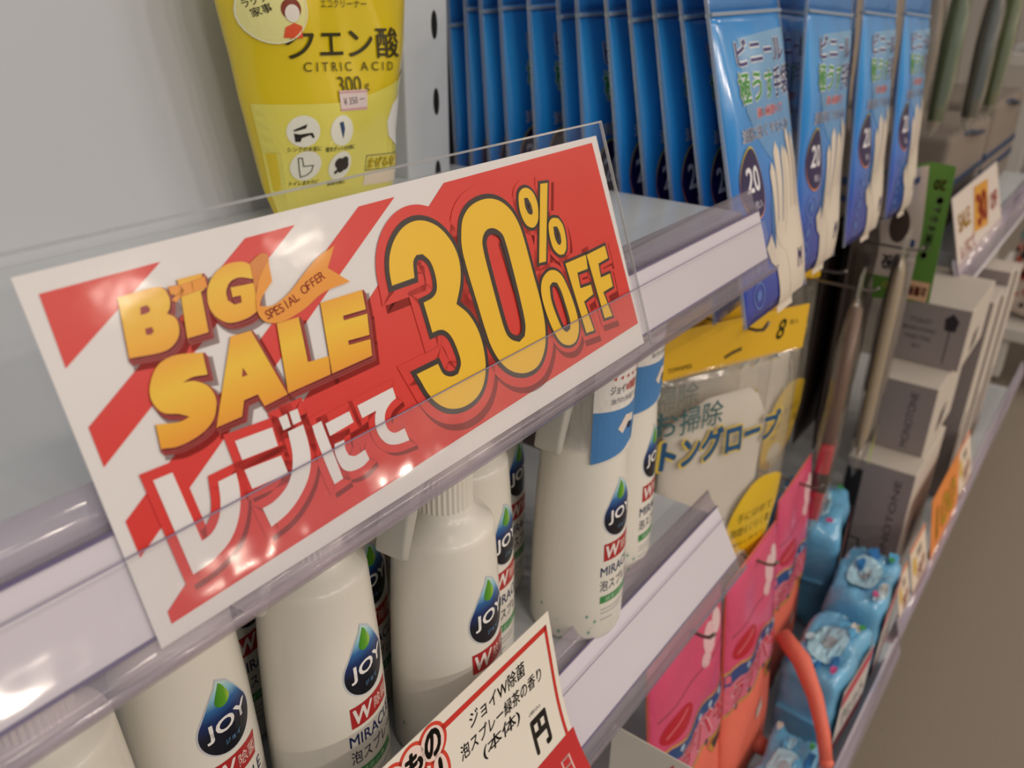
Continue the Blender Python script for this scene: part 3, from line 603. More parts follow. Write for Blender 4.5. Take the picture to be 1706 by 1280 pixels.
low = [(-0.0652, 0.0735), (-0.045, 0.0725), (-0.017, 0.0715), (0.005, 0.0728), (0.0184, 0.0750), (0.040, 0.0800), (0.0590, 0.0870), (0.0570, 0.0750), (0.0535, 0.050), (0.0540, 0.025), (0.0525, 0.003), (-0.0505, 0.003), (-0.0565, 0.020), (-0.060, 0.044)]
pd('print_panel', fill([(a * 0.985, b) for a, b in low]), pouch_p, 0)
pd('print_panel', fill([(0.0525 * 0.99, 0.036), (0.043, 0.038), (0.033, 0.045), (0.0294, 0.055), (0.034, 0.065), (0.044, 0.0700), (0.0550, 0.0705), (0.0525, 0.052)]), 'EFECE6', 1)
dk = '3A3410'
pd('brand_text', tfit('エコクリーナー', -0.004, 0.1262, 0.037, 0.0045, rot=-0.02), '4A4418')
pd('title_text', tfit('クエン酸', -0.0035, 0.1045, 0.090, 0.0180, bold=0.010, rot=-0.035), dk)
pd('title_text', tfit('C I T R I C   A C I D', -0.0025, 0.0912, 0.071, 0.0052, bold=0.004, rot=-0.05), '5A5210')
pd('weight_text', tfit('300', -0.0050, 0.0810, 0.0200, 0.0095, rot=-0.05), '5A5210'); pd('weight_text', tfit('g', 0.0095, 0.0780, 0.0038, 0.0046), '5A5210')
st = pd('price_sticker', fill([(-0.0160, 0.0665), (0.0082, 0.0652), (0.0090, 0.0770), (-0.0154, 0.0782)]), 'E6D3CE', 2)
pd('sticker_text', tfit('¥ 350 ー', -0.0035, 0.0717, 0.0190, 0.0042), '7E7478', 3, st)
pd('sticker_line', stroke([(-0.0155, 0.0772), (0.0088, 0.0760)], 0.0003, False), 'D8848C', 3, st); pd('sticker_line', stroke([(-0.0160, 0.0674), (0.0082, 0.0661)], 0.0003, False), 'D8848C', 3, st)
for x, y, r in ((-0.0405, 0.0568, 0.0092), (-0.0155, 0.0550, 0.0092), (-0.0390, 0.0358, 0.0092), (-0.0152, 0.0330, 0.0092)): pd('icon_disc', disc(x, y, r), 'EDEBDC', 1)
pd('tap_icon', fill([(-0.0460, 0.0580), (-0.0385, 0.0610), (-0.0395, 0.0585), (-0.0460, 0.0570)]), '2A2420', 2)
pd('tap_icon', fill([(-0.0460, 0.0560), (-0.0430, 0.0552), (-0.0360, 0.0558), (-0.0348, 0.0530), (-0.0358, 0.0524), (-0.0372, 0.0545), (-0.0420, 0.0530), (-0.0428, 0.0508), (-0.0455, 0.0510)]), '2A2420', 2)
pd('pot_icon', fill([(-0.0180, 0.0600), (-0.0150, 0.0605), (-0.0140, 0.0560), (-0.0155, 0.0500), (-0.0172, 0.0560)]), '32496E', 2)
pd('toilet_icon', stroke([(-0.0440, 0.0410), (-0.0418, 0.0410), (-0.0408, 0.0358), (-0.0350, 0.0358), (-0.0358, 0.0320), (-0.0385, 0.0300), (-0.0420, 0.0290), (-0.0432, 0.0340)], 0.0003), '4A463A', 2)
for x, y, r in ((-0.0170, 0.0350, 0.0032), (-0.0125, 0.0352, 0.0034), (-0.0148, 0.0318, 0.0034), (-0.0112, 0.0325, 0.0028), (-0.0185, 0.0292, 0.0012)): pd('mould_icon', disc(x, y, r, r, 16), '2E2420', 2)
for s_, x, y, w in (('シンクの水垢に', -0.0400, 0.0462, 0.0190), ('電気ポットの内側に', -0.0158, 0.0442, 0.0240), ('トイレまわりに', -0.0388, 0.0250, 0.0180), ('悪臭対策に', -0.0155, 0.0218, 0.0150)):
    pd('caption', tfit(s_, x, y, w, 0.0030, bold=0.01, rot=-0.04), '3A3626')
pd('warning_frame', stroke([(0.0102, 0.0255), (0.0525, 0.0212), (0.0525, 0.0312), (0.0102, 0.0352)], 0.0003), '6A6450', 1)
pd('warning_text', tfit('まぜるな', 0.0275, 0.0285, 0.0300, 0.0072, bold=0.035, rot=-0.09), '6A5C10', 2); pd('warning_text', tfit('まぜるな', 0.0275, 0.0285, 0.0300, 0.0072, bold=0.01, rot=-0.09), 'E8C820', 3)
pd('warning_text', tfit('!', 0.0480, 0.0268, 0.0030, 0.0080, bold=0.04), 'D23848', 2)
pd('warning_note', fill([(0.0102, 0.0150), (0.0525, 0.0110), (0.0525, 0.0200), (0.0102, 0.0240)]), 'EBD9C0', 1)
pd('emblem', disc(-0.0520, 0.1240, 0.0175), 'EDE79A', 1); pd('emblem_rim', stroke([(-0.0520 + 0.0178 * math.cos(i * PI / 14), 0.1240 + 0.0178 * math.sin(i * PI / 14)) for i in range(28)], 0.0004), 'F2EEC8', 2)
pd('emblem_text', tfit('ラクラク', -0.0600, 0.1290, 0.0150, 0.0042, bold=0.01, rot=0.35), '2C2614', 2); pd('emblem_text', tfit('家事', -0.0590, 0.1235, 0.0100, 0.0048, bold=0.012, rot=0.35), '2C2614', 2)
pd('emblem_figure', disc(-0.0440, 0.1240, 0.0058, 0.0056), '8A3A24', 2); pd('emblem_figure', disc(-0.0438, 0.1218, 0.0042, 0.0046), 'F0E8DC', 3); pd('emblem_figure', fill([(-0.0490, 0.1090), (-0.0380, 0.1085), (-0.0385, 0.1150), (-0.0430, 0.1168), (-0.0480, 0.1145)]), 'E85A32', 2)

# ---------------------------------------------------------------- blue vinyl glove packs on hooks
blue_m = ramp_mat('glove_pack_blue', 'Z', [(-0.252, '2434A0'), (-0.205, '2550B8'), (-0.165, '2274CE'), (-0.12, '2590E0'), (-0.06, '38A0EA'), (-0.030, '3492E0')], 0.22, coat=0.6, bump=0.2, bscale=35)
film_m = clear('pack_film', haze=0.10, hazecol='E4E8F0', gloss=0.10, bump=0.5, bscale=60, grough=0.08)
GP = Pillow(-0.252, -0.030, const(-0.063), const(0.063), 0.013, 0.0010, 2, ex=5)
GH = Pillow(-0.032, 0.0, const(-0.063), const(0.063), 0.003, 0.0006, 1, ex=5)
gm = GP.map()
def make_glove_pack():
    t = thing('glove_pack', 'blue pack', 'glove pack', group='blue vinyl glove packs on hooks')
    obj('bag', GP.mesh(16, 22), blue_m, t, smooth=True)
    obj('film_header', GH.mesh(12, 5), mat('glove_header_blue', '2F7FC8', 0.3, coat=0.35, bump=0.2, bscale=35), t, smooth=True)
    obj('seal_strip', box(-0.063, 0.063, -0.0028, 0.0028, -0.0345, -0.0318), mat('seal_grey', '8FA0B4', 0.35), t, bevel=0.0005)
    fl = obj('film_edge', box(-0.0655, -0.0622, -0.0009, 0.0009, -0.252, 0.0), clear('film_edge', haze=0.30, hazecol='C9D3E0', gloss=0.12), t)
    obj('film_edge', box(0.0622, 0.0655, -0.0009, 0.0009, -0.252, 0.0), MATS['film_edge'], t)
    def gd(n, g, c, k=1): return decal(n, g, gm, c if not isinstance(c, str) else ink(c, 0.3), t, 0.0003 + 0.0002 * k, 0.009)
    def out(n, body, x, y, w, h, c, oc='DDE4EA', b=0.02):
        gd(n + '_outline', tfit(body, x, y, w * 1.03, h * 1.08, bold=b + 0.05), oc, 1); gd(n, tfit(body, x, y, w, h, bold=b), c, 2)
    gd('print_glow', fill(smooth_poly([(-0.030, -0.050), (0.062, -0.045), (0.062, -0.250), (0.010, -0.250), (-0.010, -0.19), (0.005, -0.14), (-0.035, -0.10)])), ramp_mat('glove_pack_glow', 'Z', [(-0.25, '2A55AE'), (-0.16, '4A8CCB'), (-0.045, '7FB2DA')], 0.3, coat=0.3), 0)
    out('title', 'ビニール', 0.006, -0.060, 0.085, 0.018, '2F2E78'); out('title_green', '極うす', -0.012, -0.084, 0.060, 0.022, '3E9A3A'); out('title', '手袋', 0.041, -0.084, 0.038, 0.022, '2A2A6A')
    out('subtitle', '薄い極薄タイプ', 0.012, -0.103, 0.052, 0.0075, 'D2505A', b=0.015); out('subtitle', '油脂に強くやわらか', 0.0, -0.116, 0.092, 0.0095, '4A5488', b=0.01)
    gd('count_rim', disc(-0.036, -0.150, 0.0185, 0.0265), ramp_mat('count_ring', 'Z', [(-0.177, 'E08A3A'), (-0.150, '6A4A70'), (-0.124, 'D8C24A')], 0.3), 1)
    gd('count_badge', disc(-0.036, -0.150, 0.0172, 0.0250), '1A1250', 2)
    gd('count_text', tfit('20', -0.036, -0.147, 0.0215, 0.0185, bold=0.02), 'F0EEF4', 3); gd('count_text', tfit('枚入', -0.033, -0.1655, 0.0125, 0.0060, bold=0.01), 'D6D2E4', 3)
    def hand(dx, dy, k):
        P = [(-0.012, -0.13), (-0.016, -0.092), (-0.026, -0.085), (-0.034, -0.072), (-0.024, -0.064), (-0.015, -0.078), (-0.012, -0.066), (-0.0125, -0.020), (-0.009, -0.012), (-0.0055, -0.020), (-0.005, -0.060), (-0.004, -0.060), (-0.0045, -0.006), (-0.001, 0.002), (0.003, -0.006), (0.003, -0.060), (0.004, -0.060), (0.005, -0.010), (0.0085, -0.002), (0.0115, -0.010), (0.011, -0.062), (0.012, -0.062), (0.014, -0.024), (0.017, -0.018), (0.020, -0.026), (0.018, -0.090), (0.016, -0.13)]
        gd('hand_print', fill([(a * 1.15 + dx, b + dy) for a, b in P]), 'E3D6C6', k)
    hand(0.036, -0.120, 3); hand(0.012, -0.128, 2)
    gd('size_text', tfit('M', 0.040, -0.222, 0.010, 0.016, bold=0.03, shear=0.2), '26215E', 4)
    for v in (-0.190, -0.212, -0.233):
        P = [(-0.040 + 0.0085 * math.cos(i * PI / 12), v + 0.0098 * math.sin(i * PI / 12)) for i in range(24)]
        gd('round_icon', stroke(P, 0.0005), '6E8CC8', 1); gd('round_icon', fill([(a * 0.5 - 0.020, v + (b - v) * 0.45) for a, b in P[::3]]), '5A7CC0', 1)
    return t
gproto = None
def glove_pack(x, y, z, tilt, yaw, label, roll=0):
    global gproto
    if gproto is None: gproto = make_glove_pack(); o = gproto
    else: o = dup(gproto)
    o.location = (x, y, z); o.rotation_euler = (math.radians(tilt), math.radians(roll), math.radians(yaw)); o['label'] = label
    return o
ys = [0.489, 0.469, 0.452, 0.435, 0.411, 0.387, 0.365, 0.343, 0.323, 0.306, 0.288, 0.268]
nth = ['rearmost', 'second', 'third', 'fourth', 'fifth', 'sixth', 'seventh', 'eighth', 'ninth', 'tenth', 'eleventh', 'front']
for i, y in enumerate(ys):
    k = i / 11
    lab = ('blue vinyl glove pack, %s from the back panel on the hook beside the upright' % nth[i]) if 0 < i < 11 else ('blue vinyl glove pack, rearmost on the hook beside the slotted upright' if i == 0 else 'blue vinyl glove pack, front one of the long row, reaching over the yellow packs')
    glove_pack(0.633 + random.uniform(-0.003, 0.003), y, 0.012 + (-0.010 if i < 1 else 0) + random.uniform(-0.003, 0.003), -(2 + 12.5 * k ** 1.5), random.uniform(-2, 2), lab, random.uniform(-1.5, 1.5) - 1.5 * k)
rows = ['second hook along from the upright', 'third hook along from the upright', 'last glove hook, beside the brush packs']
for j, xx in enumerate((0.788, 0.942, 1.095)):
    for i, yy in enumerate((0.290, 0.252)):
        glove_pack(xx, yy, 0.010 - 0.004 * j, -(5 + 1.5 * i), 3 - 2 * i, 'blue vinyl glove pack, %s one on the %s' % ('rear' if i == 0 else 'front', rows[j]), 3)
for j, xx in enumerate((0.633, 0.788, 0.942, 1.095)):
    hook(xx, 0.008 if j == 0 else 0.004 - 0.004 * (j - 1), 0.53, 0.235, ['steel hook carrying the long row of blue glove packs', 'steel hook carrying blue packs, second along from the upright', 'steel hook carrying blue packs, third along from the upright', 'steel hook carrying blue packs beside the brush packs'][j])

# ---------------------------------------------------------------- yellow cotton glove packs
hdr_m = mat('header_yellow', 'E5B41A', 0.4, coat=0.2, noise=0.03, nscale=15)
cotton = mat('white_cotton', 'DCD5CA', 0.9, noise=0.04, nscale=300, bump=0.3, bscale=900)
ybag = clear('cotton_bag_film', haze=0.12, hazecol='D8D0C0', gloss=0.07, bump=0.3, bscale=30, grough=0.12)
YL = [(-0.295, -0.060), (-0.24, -0.090), (-0.19, -0.099), (0.05, -0.099)]; YR = [(-0.295, 0.045), (-0.25, 0.085), (-0.20, 0.099), (0.05, 0.099)]
YP = Pillow(-0.295, -0.038, YL, YR, 0.024, 0.0010, 3, ex=4)
def make_cotton():
    t = thing('cotton_glove_pack', 'yellow pack', 'glove pack', group='yellow cotton glove packs on hooks')
    obj('header_card', box(-0.099, 0.099, -0.0012, 0.0012, -0.043, 0.0), hdr_m, t, bevel=0.0004)
    obj('bag', YP.mesh(16, 22), ybag, t, smooth=True)
    G = Pillow(-0.270, -0.070, [(-0.27, -0.048), (-0.2, -0.082), (-0.09, -0.082), (-0.072, -0.040), (-0.070, -0.030)], [(-0.27, 0.030), (-0.2, 0.056), (-0.10, 0.056), (-0.075, 0.040), (-0.070, 0.028)], 0.017, 0.0006, 5, ex=5)
    obj('glove', G.mesh(14, 20), cotton, t, smooth=True)
    ym = YP.map()
    def yd(n, g, c, k=1, mp=ym): return decal(n, g, mp, c if not isinstance(c, str) else ink(c, 0.4), t, 0.0003 + 0.0002 * k, 0.010)
    hm = flatmap(0, 0, -0.0012)
    yd('count_text', tfit('8', 0.060, -0.019, 0.0125, 0.0190, bold=0.01, shear=0.25), '3A4A22', 1, hm); yd('count_text', tfit('枚入', 0.078, -0.014, 0.0130, 0.0050), '5A6428', 1, hm)
    yd('maker_text', tfit('TOWNMEIL', -0.072, -0.034, 0.030, 0.0042), '6A5A14', 1, hm)
    yd('hang_hole', stroke([(-0.016, -0.034), (-0.006, -0.031), (0.006, -0.029)], 0.0016, False), '5A4A20', 1, hm)
    yd('product_text', tfit('お掃除', -0.060, -0.080, 0.080, 0.0240, bold=0.006), '2E5E62')
    yd('product_outline', tfit('トングローブ', -0.012, -0.109, 0.162, 0.0350, bold=0.085), 'DCC14A', 1); yd('product_text', tfit('トングローブ', -0.012, -0.109, 0.156, 0.0315, bold=0.045), '1B527E', 2)
    yd('print_panel', fill(smooth_poly([(0.092, -0.172), (0.070, -0.163), (0.044, -0.166), (0.020, -0.182), (0.008, -0.205), (0.006, -0.235), (0.014, -0.285), (0.044, -0.291), (0.080, -0.245)])), mat('bag_print_yellow', 'E3BC1E', 0.3, coat=0.3), 1)
    yd('panel_text', tfit('手にはめて', 0.050, -0.200, 0.060, 0.0105), '7A6A1E', 2); yd('panel_text', tfit('隙間らくらく楽', 0.048, -0.216, 0.066, 0.0105), '6A5E1E', 2); yd('panel_text', tfit('細かい所まで', 0.048, -0.231, 0.055, 0.0050), '7A6A1E', 2)
    yd('panel_disc', disc(0.036, -0.255, 0.014, 0.015), 'DCD8BE', 2)
    yd('blue_mark', fill(drop(-0.085, -0.175, 0.011, -0.150)), '2F6CAA', 1)
    for i, xx in enumerate((0.066, 0.072, 0.079)): yd('bag_seam', stroke([(xx, -0.050), (xx + 0.004, -0.11), (xx - 0.002, -0.165)], 0.0006, False), 'B9B3A6', 1)
    return t
cproto = None
def cotton_pack(x, y, z, yaw, roll, tilt, label):
    global cproto
    if cproto is None: cproto = make_cotton(); o = cproto
    else: o = dup(cproto)
    o.location = (x, y, z); o.rotation_euler = (math.radians(tilt), math.radians(roll), math.radians(yaw)); o['label'] = label
for i in range(3):
    k = 2 - i
    cotton_pack(0.668 + 0.0095 * k + (0.006 if i == 1 else 0), 0.246 + 0.031 * k, -0.262 + 0.003 * k, -17, 4.5, -3, 'yellow-headed pack of white cotton gloves, %s of three below blue packs' % ['rearmost', 'middle', 'foremost'][i])
cotton_pack(0.905, 0.300, -0.268, -12, 4, -3, 'clear pack of white cotton gloves under a yellow header on the farther hook, mostly hidden')
hook(0.672, -0.272, 0.53, 0.226, 'steel hook carrying the cotton glove packs with yellow headers', 0.010)
hook(0.905, -0.280, 0.53, 0.228, 'bare-tipped steel hook between yellow header and brush packs', 0.004)

# ---------------------------------------------------------------- pink rubber glove packs
pink = mat('pack_pink', 'D64A74', 0.35, coat=0.3, noise=0.04, nscale=20, bump=0.1, bscale=50)
coral = mat('coral_rubber', 'E8705A', 0.6, noise=0.08, nscale=60, bump=0.25, bscale=120)
PK = Pillow(-0.285, 0.0, const(-0.070), const(0.070), 0.020, 0.0010, 4, ex=4)
def make_pink():
    t = thing('rubber_glove_pack', 'pink pack', 'glove pack', group='pink rubber glove packs under the bottle shelf')
    km = PK.map()
    obj('bag', PK.mesh(14, 22), coral, t, smooth=True)
    def kd(n, g, c, k=1): return decal(n, g, km, c if not isinstance(c, str) else ink(c, 0.35), t, 0.0003 + 0.0002 * k, 0.010)
    W = lambda v, a=0.004: [(-0.0695 + 0.139 * i / 12, v + a * math.sin(i * 1.1)) for i in range(13)]
    kd('header_print', fill(W(-0.098) + [(0.0695, -0.001), (-0.0695, -0.001)]), pink, 1)
    kd('fold_line', stroke([(-0.069, -0.060), (0.069, -0.052)], 0.0007, False), '8A4650', 2)
    kd('brand_oval', disc(-0.034, -0.080, 0.026, 0.013), 'B8182E', 2); kd('brand_shine', stroke([(-0.052, -0.083), (-0.018, -0.074)], 0.001, False), 'E0707A', 3)
    kd('flower_print', disc(0.030, -0.034, 0.013, 0.015, 12), 'E3B8BC', 2); kd('flower_print', disc(0.048, -0.028, 0.010, 0.012, 12), 'E3C4C4', 2); kd('flower_print', disc(0.020, -0.050, 0.008, 0.008, 12), 'E0B4B8', 2)
    kd('text_band', fill(W(-0.148) + W(-0.100)[::-1]), mat('pack_rose', 'D9677F', 0.35, coat=0.3), 2)
    kd('wave_line', stroke(W(-0.099), 0.0013, False), 'C99A5A', 3)
    kd('wave_band', fill(W(-0.116, 0.005) + W(-0.101)[::-1]), '28477F', 3)
    for x in (-0.03, 0.01, 0.03, 0.05): kd('wave_dot', disc(x, -0.108, 0.0035), 'AFC4D8', 4)
    kd('name_outline', tfit('うデバモ', 0.002, -0.128, 0.128, 0.034, bold=0.07), 'E7B9BE', 4); kd('name_text', tfit('うデバモ', 0.002, -0.128, 0.124, 0.031, bold=0.035), 'C2243F', 5)
    kd('wave_line', stroke(W(-0.149), 0.0020, False), 'B98A40', 3)
    for x in (-0.05, -0.02, 0.022): kd('wave_dot', disc(x, -0.147, 0.0032), '25324A', 4)
    kd('window_cut', fill([(0.024, -0.156), (0.066, -0.150), (0.056, -0.166), (0.040, -0.176)]), 'C98A20', 3); kd('window_cut', fill([(0.032, -0.157), (0.064, -0.152), (0.054, -0.165), (0.042, -0.172)]), '2A1C10', 4)
    kd('price_sticker', fill([(0.006, -0.192), (0.026, -0.190), (0.027, -0.205), (0.007, -0.207)]), 'DCCBC0', 3)
    kd('bottom_seam', stroke([(-0.068, -0.262), (-0.03, -0.272), (0.02, -0.272), (0.068, -0.262)], 0.0022, False), '8A3A3A', 2)
    kd('bottom_print', fill([(-0.067, -0.284), (0.067, -0.284), (0.067, -0.268), (0.02, -0.276), (-0.03, -0.276), (-0.067, -0.268)]), 'C22A4A', 1)
    return t
kproto = make_pink()
def pink_pack(x, y, z, tilt, yaw, roll, label, first=False):
    o = kproto if first else dup(kproto)
    o.location = (x, y, z); o.rotation_euler = (math.radians(tilt), math.radians(roll), math.radians(yaw)); o['label'] = label
    return o
pink_pack(0.535, 0.208, -0.487, -6, 0, 0, 'pink and coral rubber glove pack hanging under the bottle shelf, nearest the hanging card', True)
pink_pack(0.679, 0.206, -0.500, -6, 2, 2, 'pink and coral rubber glove pack under the point of the yellow bag')
pink_pack(0.856, 0.225, -0.508, -4, 4, 3, 'pink and coral rubber glove pack seen edgewise beside the blue wipe packs')
hook(0.535, -0.495, 0.53, 0.186, 'steel hook carrying pink packs next to the hanging price card', 0.008)
hook(0.679, -0.508, 0.53, 0.184, 'steel hook carrying pink packs below the yellow bag point', 0.008)
hook(0.856, -0.516, 0.53, 0.198, 'steel hook carrying the edgewise pink pack', 0.008)
def cuff(pts, r, label):
    t = thing('glove_strap', label, 'strap', pts[0])
    p0 = Vector(pts[0]); V, F = tube([Vector(p) - p0 for p in pts], r, 8)
    obj('rubber_strip', (V, F), coral, t, smooth=True)
    obj('strip_end', lathe([(0.0, -0.006), (0.006, -0.003), (0.0075, 0.002), (0.004, 0.006)], 10), coral, t, loc=tuple(Vector(pts[-1]) - p0), smooth=True)
cuff([(0.738, 0.178, -0.632), (0.722, 0.150, -0.640), (0.706, 0.126, -0.664), (0.690, 0.108, -0.690), (0.677, 0.097, -0.712)], [0.009, 0.010, 0.008, 0.007, 0.0065], 'coral rubber glove cuff dangling beside the wipe packs toward the bottom rail')
cuff([(0.690, 0.176, -0.745), (0.700, 0.160, -0.760), (0.706, 0.146, -0.785)], [0.011, 0.009, 0.008], 'coral rubber glove cuff dangling under the middle pink pack')

# card hanging square to the shelf below the lower rail
cd_ = thing('hanging_card', 'white card with an orange triangle hanging below the bottle shelf rail', 'card', (0.392, 0.196, -0.474), (0, 0, 0))
obj('card', box(-0.0004, 0.0004, -0.075, 0.0, -0.075, 0.0), mat('card_paper', 'E2D9CB', 0.5), cd_)
decal('triangle', fill([(-0.048, -0.006), (-0.074, -0.066), (-0.020, -0.066)]), lambda u, v, d: (-0.0004 - d, u, v), ink('D8482A'), cd_, 0.0003)

# ---------------------------------------------------------------- bottom shelf: rails, wipe packs, price cards
kick = structure(obj('trim_1', box(-0.7, 2.0, 0.16, 0.18, -0.95, -0.83), mat('kick_plate', '6A625C', 0.6)))
def brail(label, x0, x1, y, z0, z1):
    t = thing('bottom_rail', label, 'price rail', ((x0 + x1) / 2, y, z0)); w = (x1 - x0) / 2
    obj('channel', extrude_x(sheet([(0.012, 0.0), (0.0, 0.002), (-0.002, (z1 - z0) * 0.5), (0.004, z1 - z0)], 0.003), -w, w), insert_m, t)
    obj('clear_cover', sheet_x([(-0.004, 0.004), (-0.005, (z1 - z0) * 0.5), (0.001, z1 - z0 + 0.002)], 0.0008, -w, w), lip_m, t, smooth=True)
    return t
brail('lavender white rail along the bottom shelf before the blue wipe packs', 0.30, 0.965, 0.089, -0.795, -0.755)
brail('lavender white rail along the bottom shelf before the grey boxes', 0.975, 2.0, 0.094, -0.775, -0.735)
wipe_m = mat('wipe_film_blue', '6CB0D8', 0.16, coat=0.7, noise=0.40, nscale=22, bump=0.9, bscale=32)
wipe_w = mat('wipe_film_pale', 'A9D2E2', 0.18, coat=0.7, noise=0.15, nscale=40, bump=0.8, bscale=40)
def soft_box(w, d, h, m, seed, parent, name='bag', ex=9, amp=1.0):
    bm = bmesh.new(); bmesh.ops.create_cube(bm, size=1.0)
    bmesh.ops.subdivide_edges(bm, edges=bm.edges[:], cuts=11, use_grid_fill=True); rnd = random.Random(seed); ph = [rnd.uniform(0, 6) for _ in range(8)]
    for v in bm.verts:
        p = v.co.copy(); q = Vector((abs(p.x) * 2, abs(p.y) * 2, abs(p.z) * 2)); n = (q.x ** ex + q.y ** ex + q.z ** ex) ** (1 / ex)
        p = p / max(n, 1e-6) * max(q) * 0.94
        wr = 0.03 * math.sin(p.x * 9 + ph[0]) * math.cos(p.y * 8 + ph[1]) + 0.014 * math.sin(p.x * 31 + p.y * 17 + ph[4]) + 0.010 * math.sin(p.y * 37 - p.z * 23 + ph[5])
        p.z += amp * wr; p.x += amp * (0.025 * math.sin(p.z * 11 + ph[2] + p.y * 4) + 0.008 * math.sin(p.z * 29 + ph[6])); p.y += amp * (0.025 * math.sin(p.x * 10 + ph[3]) + 0.010 * math.sin(p.z * 27 + ph[7]))
        v.co = Vector((p.x * w, p.y * d, p.z * h + h * 0.5))
    me = bpy.data.meshes.new(name); bm.to_mesh(me); bm.free(); me.materials.append(m)
    for p in me.polygons: p.use_smooth = True
    o = bpy.data.objects.new(name, me); return link(o, parent)
def wipe(x, y, z, yaw, w, d, h, label, seed, m=None):
    t = thing('wipe_pack', label, 'wipe pack', (x, y, z), (0, 0, math.radians(yaw)), 'blue wet wipe packs on the bottom shelf')
    body = soft_box(w, d, h, m or wipe_m, seed, t)
    bv = [v.co for v in body.data.vertices]
    def top(u, v): return max((c.z for c in bv if abs(c.x - u) < w * .09 and abs(c.y - v) < d * .09), default=h)
    tm = lambda u, v, k: (u, v, top(u, v) + k); fmap = lambda u, v, k: (u, -d * 0.50 - k, v)
    rnd = random.Random(seed + 50)
    lid = decal('lid', fill(smooth_poly([(-w * .26, -d * .20), (w * .14, -d * .20), (w * .14, d * .22), (-w * .26, d * .22)], corner=2.0)), tm, wipe_w, t, 0.0006, 0.012)
    decal('lid_print', disc(-w * .05, 0, w * .09, d * .10), tm, ink('9AA4AA'), lid, 0.0012, 0.012)
    for k in range(9):
        u, v, r = rnd.uniform(-w * .40, w * .40), rnd.uniform(-d * .38, d * .38), rnd.uniform(0.05, 0.11)
        decal('film_print', fill(smooth_poly([(u + w * r * rnd.uniform(.6, 1.3) * math.cos(q * PI / 4), v + d * r * rnd.uniform(.6, 1.3) * math.sin(q * PI / 4)) for q in range(8)])), tm, ink(rnd.choice(('C6DDE6', '9CC8DE', '5FAEDA', 'D8D2C6', '2C78B8', 'BFD8E0'))), t, 0.0018 + 0.0003 * k, 0.012)
    decal('leaf_print', disc(w * .30, -d * .30, w * .04, d * .05), tm, ink('3E9A4A'), t, 0.005, 0.012); decal('dot_print', disc(-w * .36, -d * .28, w * .04, d * .05), tm, ink('C8508C'), t, 0.005, 0.012)
    p = decal('side_panel', rect(-w * .38, w * .38, h * .12, h * .86), fmap, ink('CFC9C4'), t, 0.0005, 0.012)
    decal('side_stripe', fill([(-w * .36, h * .66), (w * .36, h * .70), (w * .36, h * .84), (-w * .36, h * .80)]), fmap, ink('C8455A'), p, 0.0010, 0.012); decal('side_stripe', fill([(-w * .36, h * .16), (w * .36, h * .20), (w * .36, h * .30), (-w * .36, h * .26)]), fmap, ink('C8455A'), p, 0.0010, 0.012)
    decal('side_text', tfit('ウェット', 0, h * .47, w * .55, h * .20, bold=0.01), fmap, ink('6A6A72'), p, 0.0010, 0.012)
    for sx in (-1, 1):      # crimped ends of the wrapper
        obj('crimped_end', box(min(sx * w * .45, sx * (w * .45 + 0.010)), max(sx * w * .45, sx * (w * .45 + 0.010)), -d * .38, d * .38, h * .50, h * .52), m or wipe_m, t)
    return t
wipe(0.940, 0.142, ZB + 0.001, 3, 0.128, 0.072, 0.146, 'glossy blue wipe pack at the rail end beside the grey boxes, red striped side', 2)
wipe(0.803, 0.140, ZB + 0.001, -3, 0.128, 0.070, 0.134, 'glossy blue wipe pack at the rail, between coral cuff and striped neighbour', 5)
wipe(0.655, 0.131, ZB + 0.001, 2, 0.120, 0.056, 0.080, 'blue wipe pack at the rail below the middle pink glove pack', 8)
wipe(1.018, 0.240, ZB + 0.001, 10, 0.140, 0.098, 0.172, 'tall blue wipe pack behind the front row, picture print on its top', 11)
wipe(0.862, 0.300, ZB + 0.001, -6, 0.120, 0.090, 0.150, 'pale blue wipe pack half hidden behind the edgewise pink pack', 14, wipe_w)
def price_card(x, y, z, w, h, tilt, label, kind, name='price_card'):
    t = thing(name, label, 'price card', (x, y, z), (-math.radians(tilt), 0, 0))
    obj('card', box(-w / 2, w / 2, -0.0005, 0.0005, 0, h), mat('card_cream', 'E4D2BE', 0.45) if kind != 'orange' else mat('card_orange', 'E58A3C', 0.45, noise=0.2, nscale=40), t)
    mp = flatmap(0, 0, -0.0005)
    def q(n, g, c, k=1): decal(n, g, mp, ink(c), t, 0.0003 * k)
    if kind == 'orange':
        q('price_text', tfit('100', 0.01 * w, h * .55, w * .7, h * .45, bold=0.02), 'F2CC3A', 2); q('price_text', tfit('100', 0.01 * w, h * .55, w * .73, h * .50, bold=0.05), 'D05A30', 1); q('card_border', rect(-w / 2, w / 2, 0, h * .12), 'E6B4A4', 1)
    else:
        q('card_border', rect(-w / 2, w / 2, 0, h * .22), 'CF5A3C', 1); q('card_border', rect(-w / 2, w / 2, h * .93, h), 'D8805C', 1)
        q('card_badge', disc(-w * .28, h * .62, w * .11, h * .16), 'D8B038', 1); q('price_text', tfit('円', w * .26, h * .45, w * .2, h * .22, bold=0.02), 'C25A48', 1); q('product_text', tfit('除菌', w * .05, h * .75, w * .3, h * .16), '6A5A50', 1); q('price_text', tfit('150', w * .0, h * .42, w * .28, h * .22, bold=0.03), 'C86A58', 1)
    return t
price_card(1.005, 0.092, -0.758, 0.050, 0.080, 14, 'small cream price card with orange edge at the joint of the bottom rails', 'cream')
price_card(1.082, 0.091, -0.758, 0.082, 0.088, 14, 'cream price card with red foot on the bottom rail before the grey boxes', 'cream')
price_card(1.225, 0.091, -0.758, 0.180, 0.115, 10, 'large orange price card on the bottom rail before the grey boxes', 'orange')
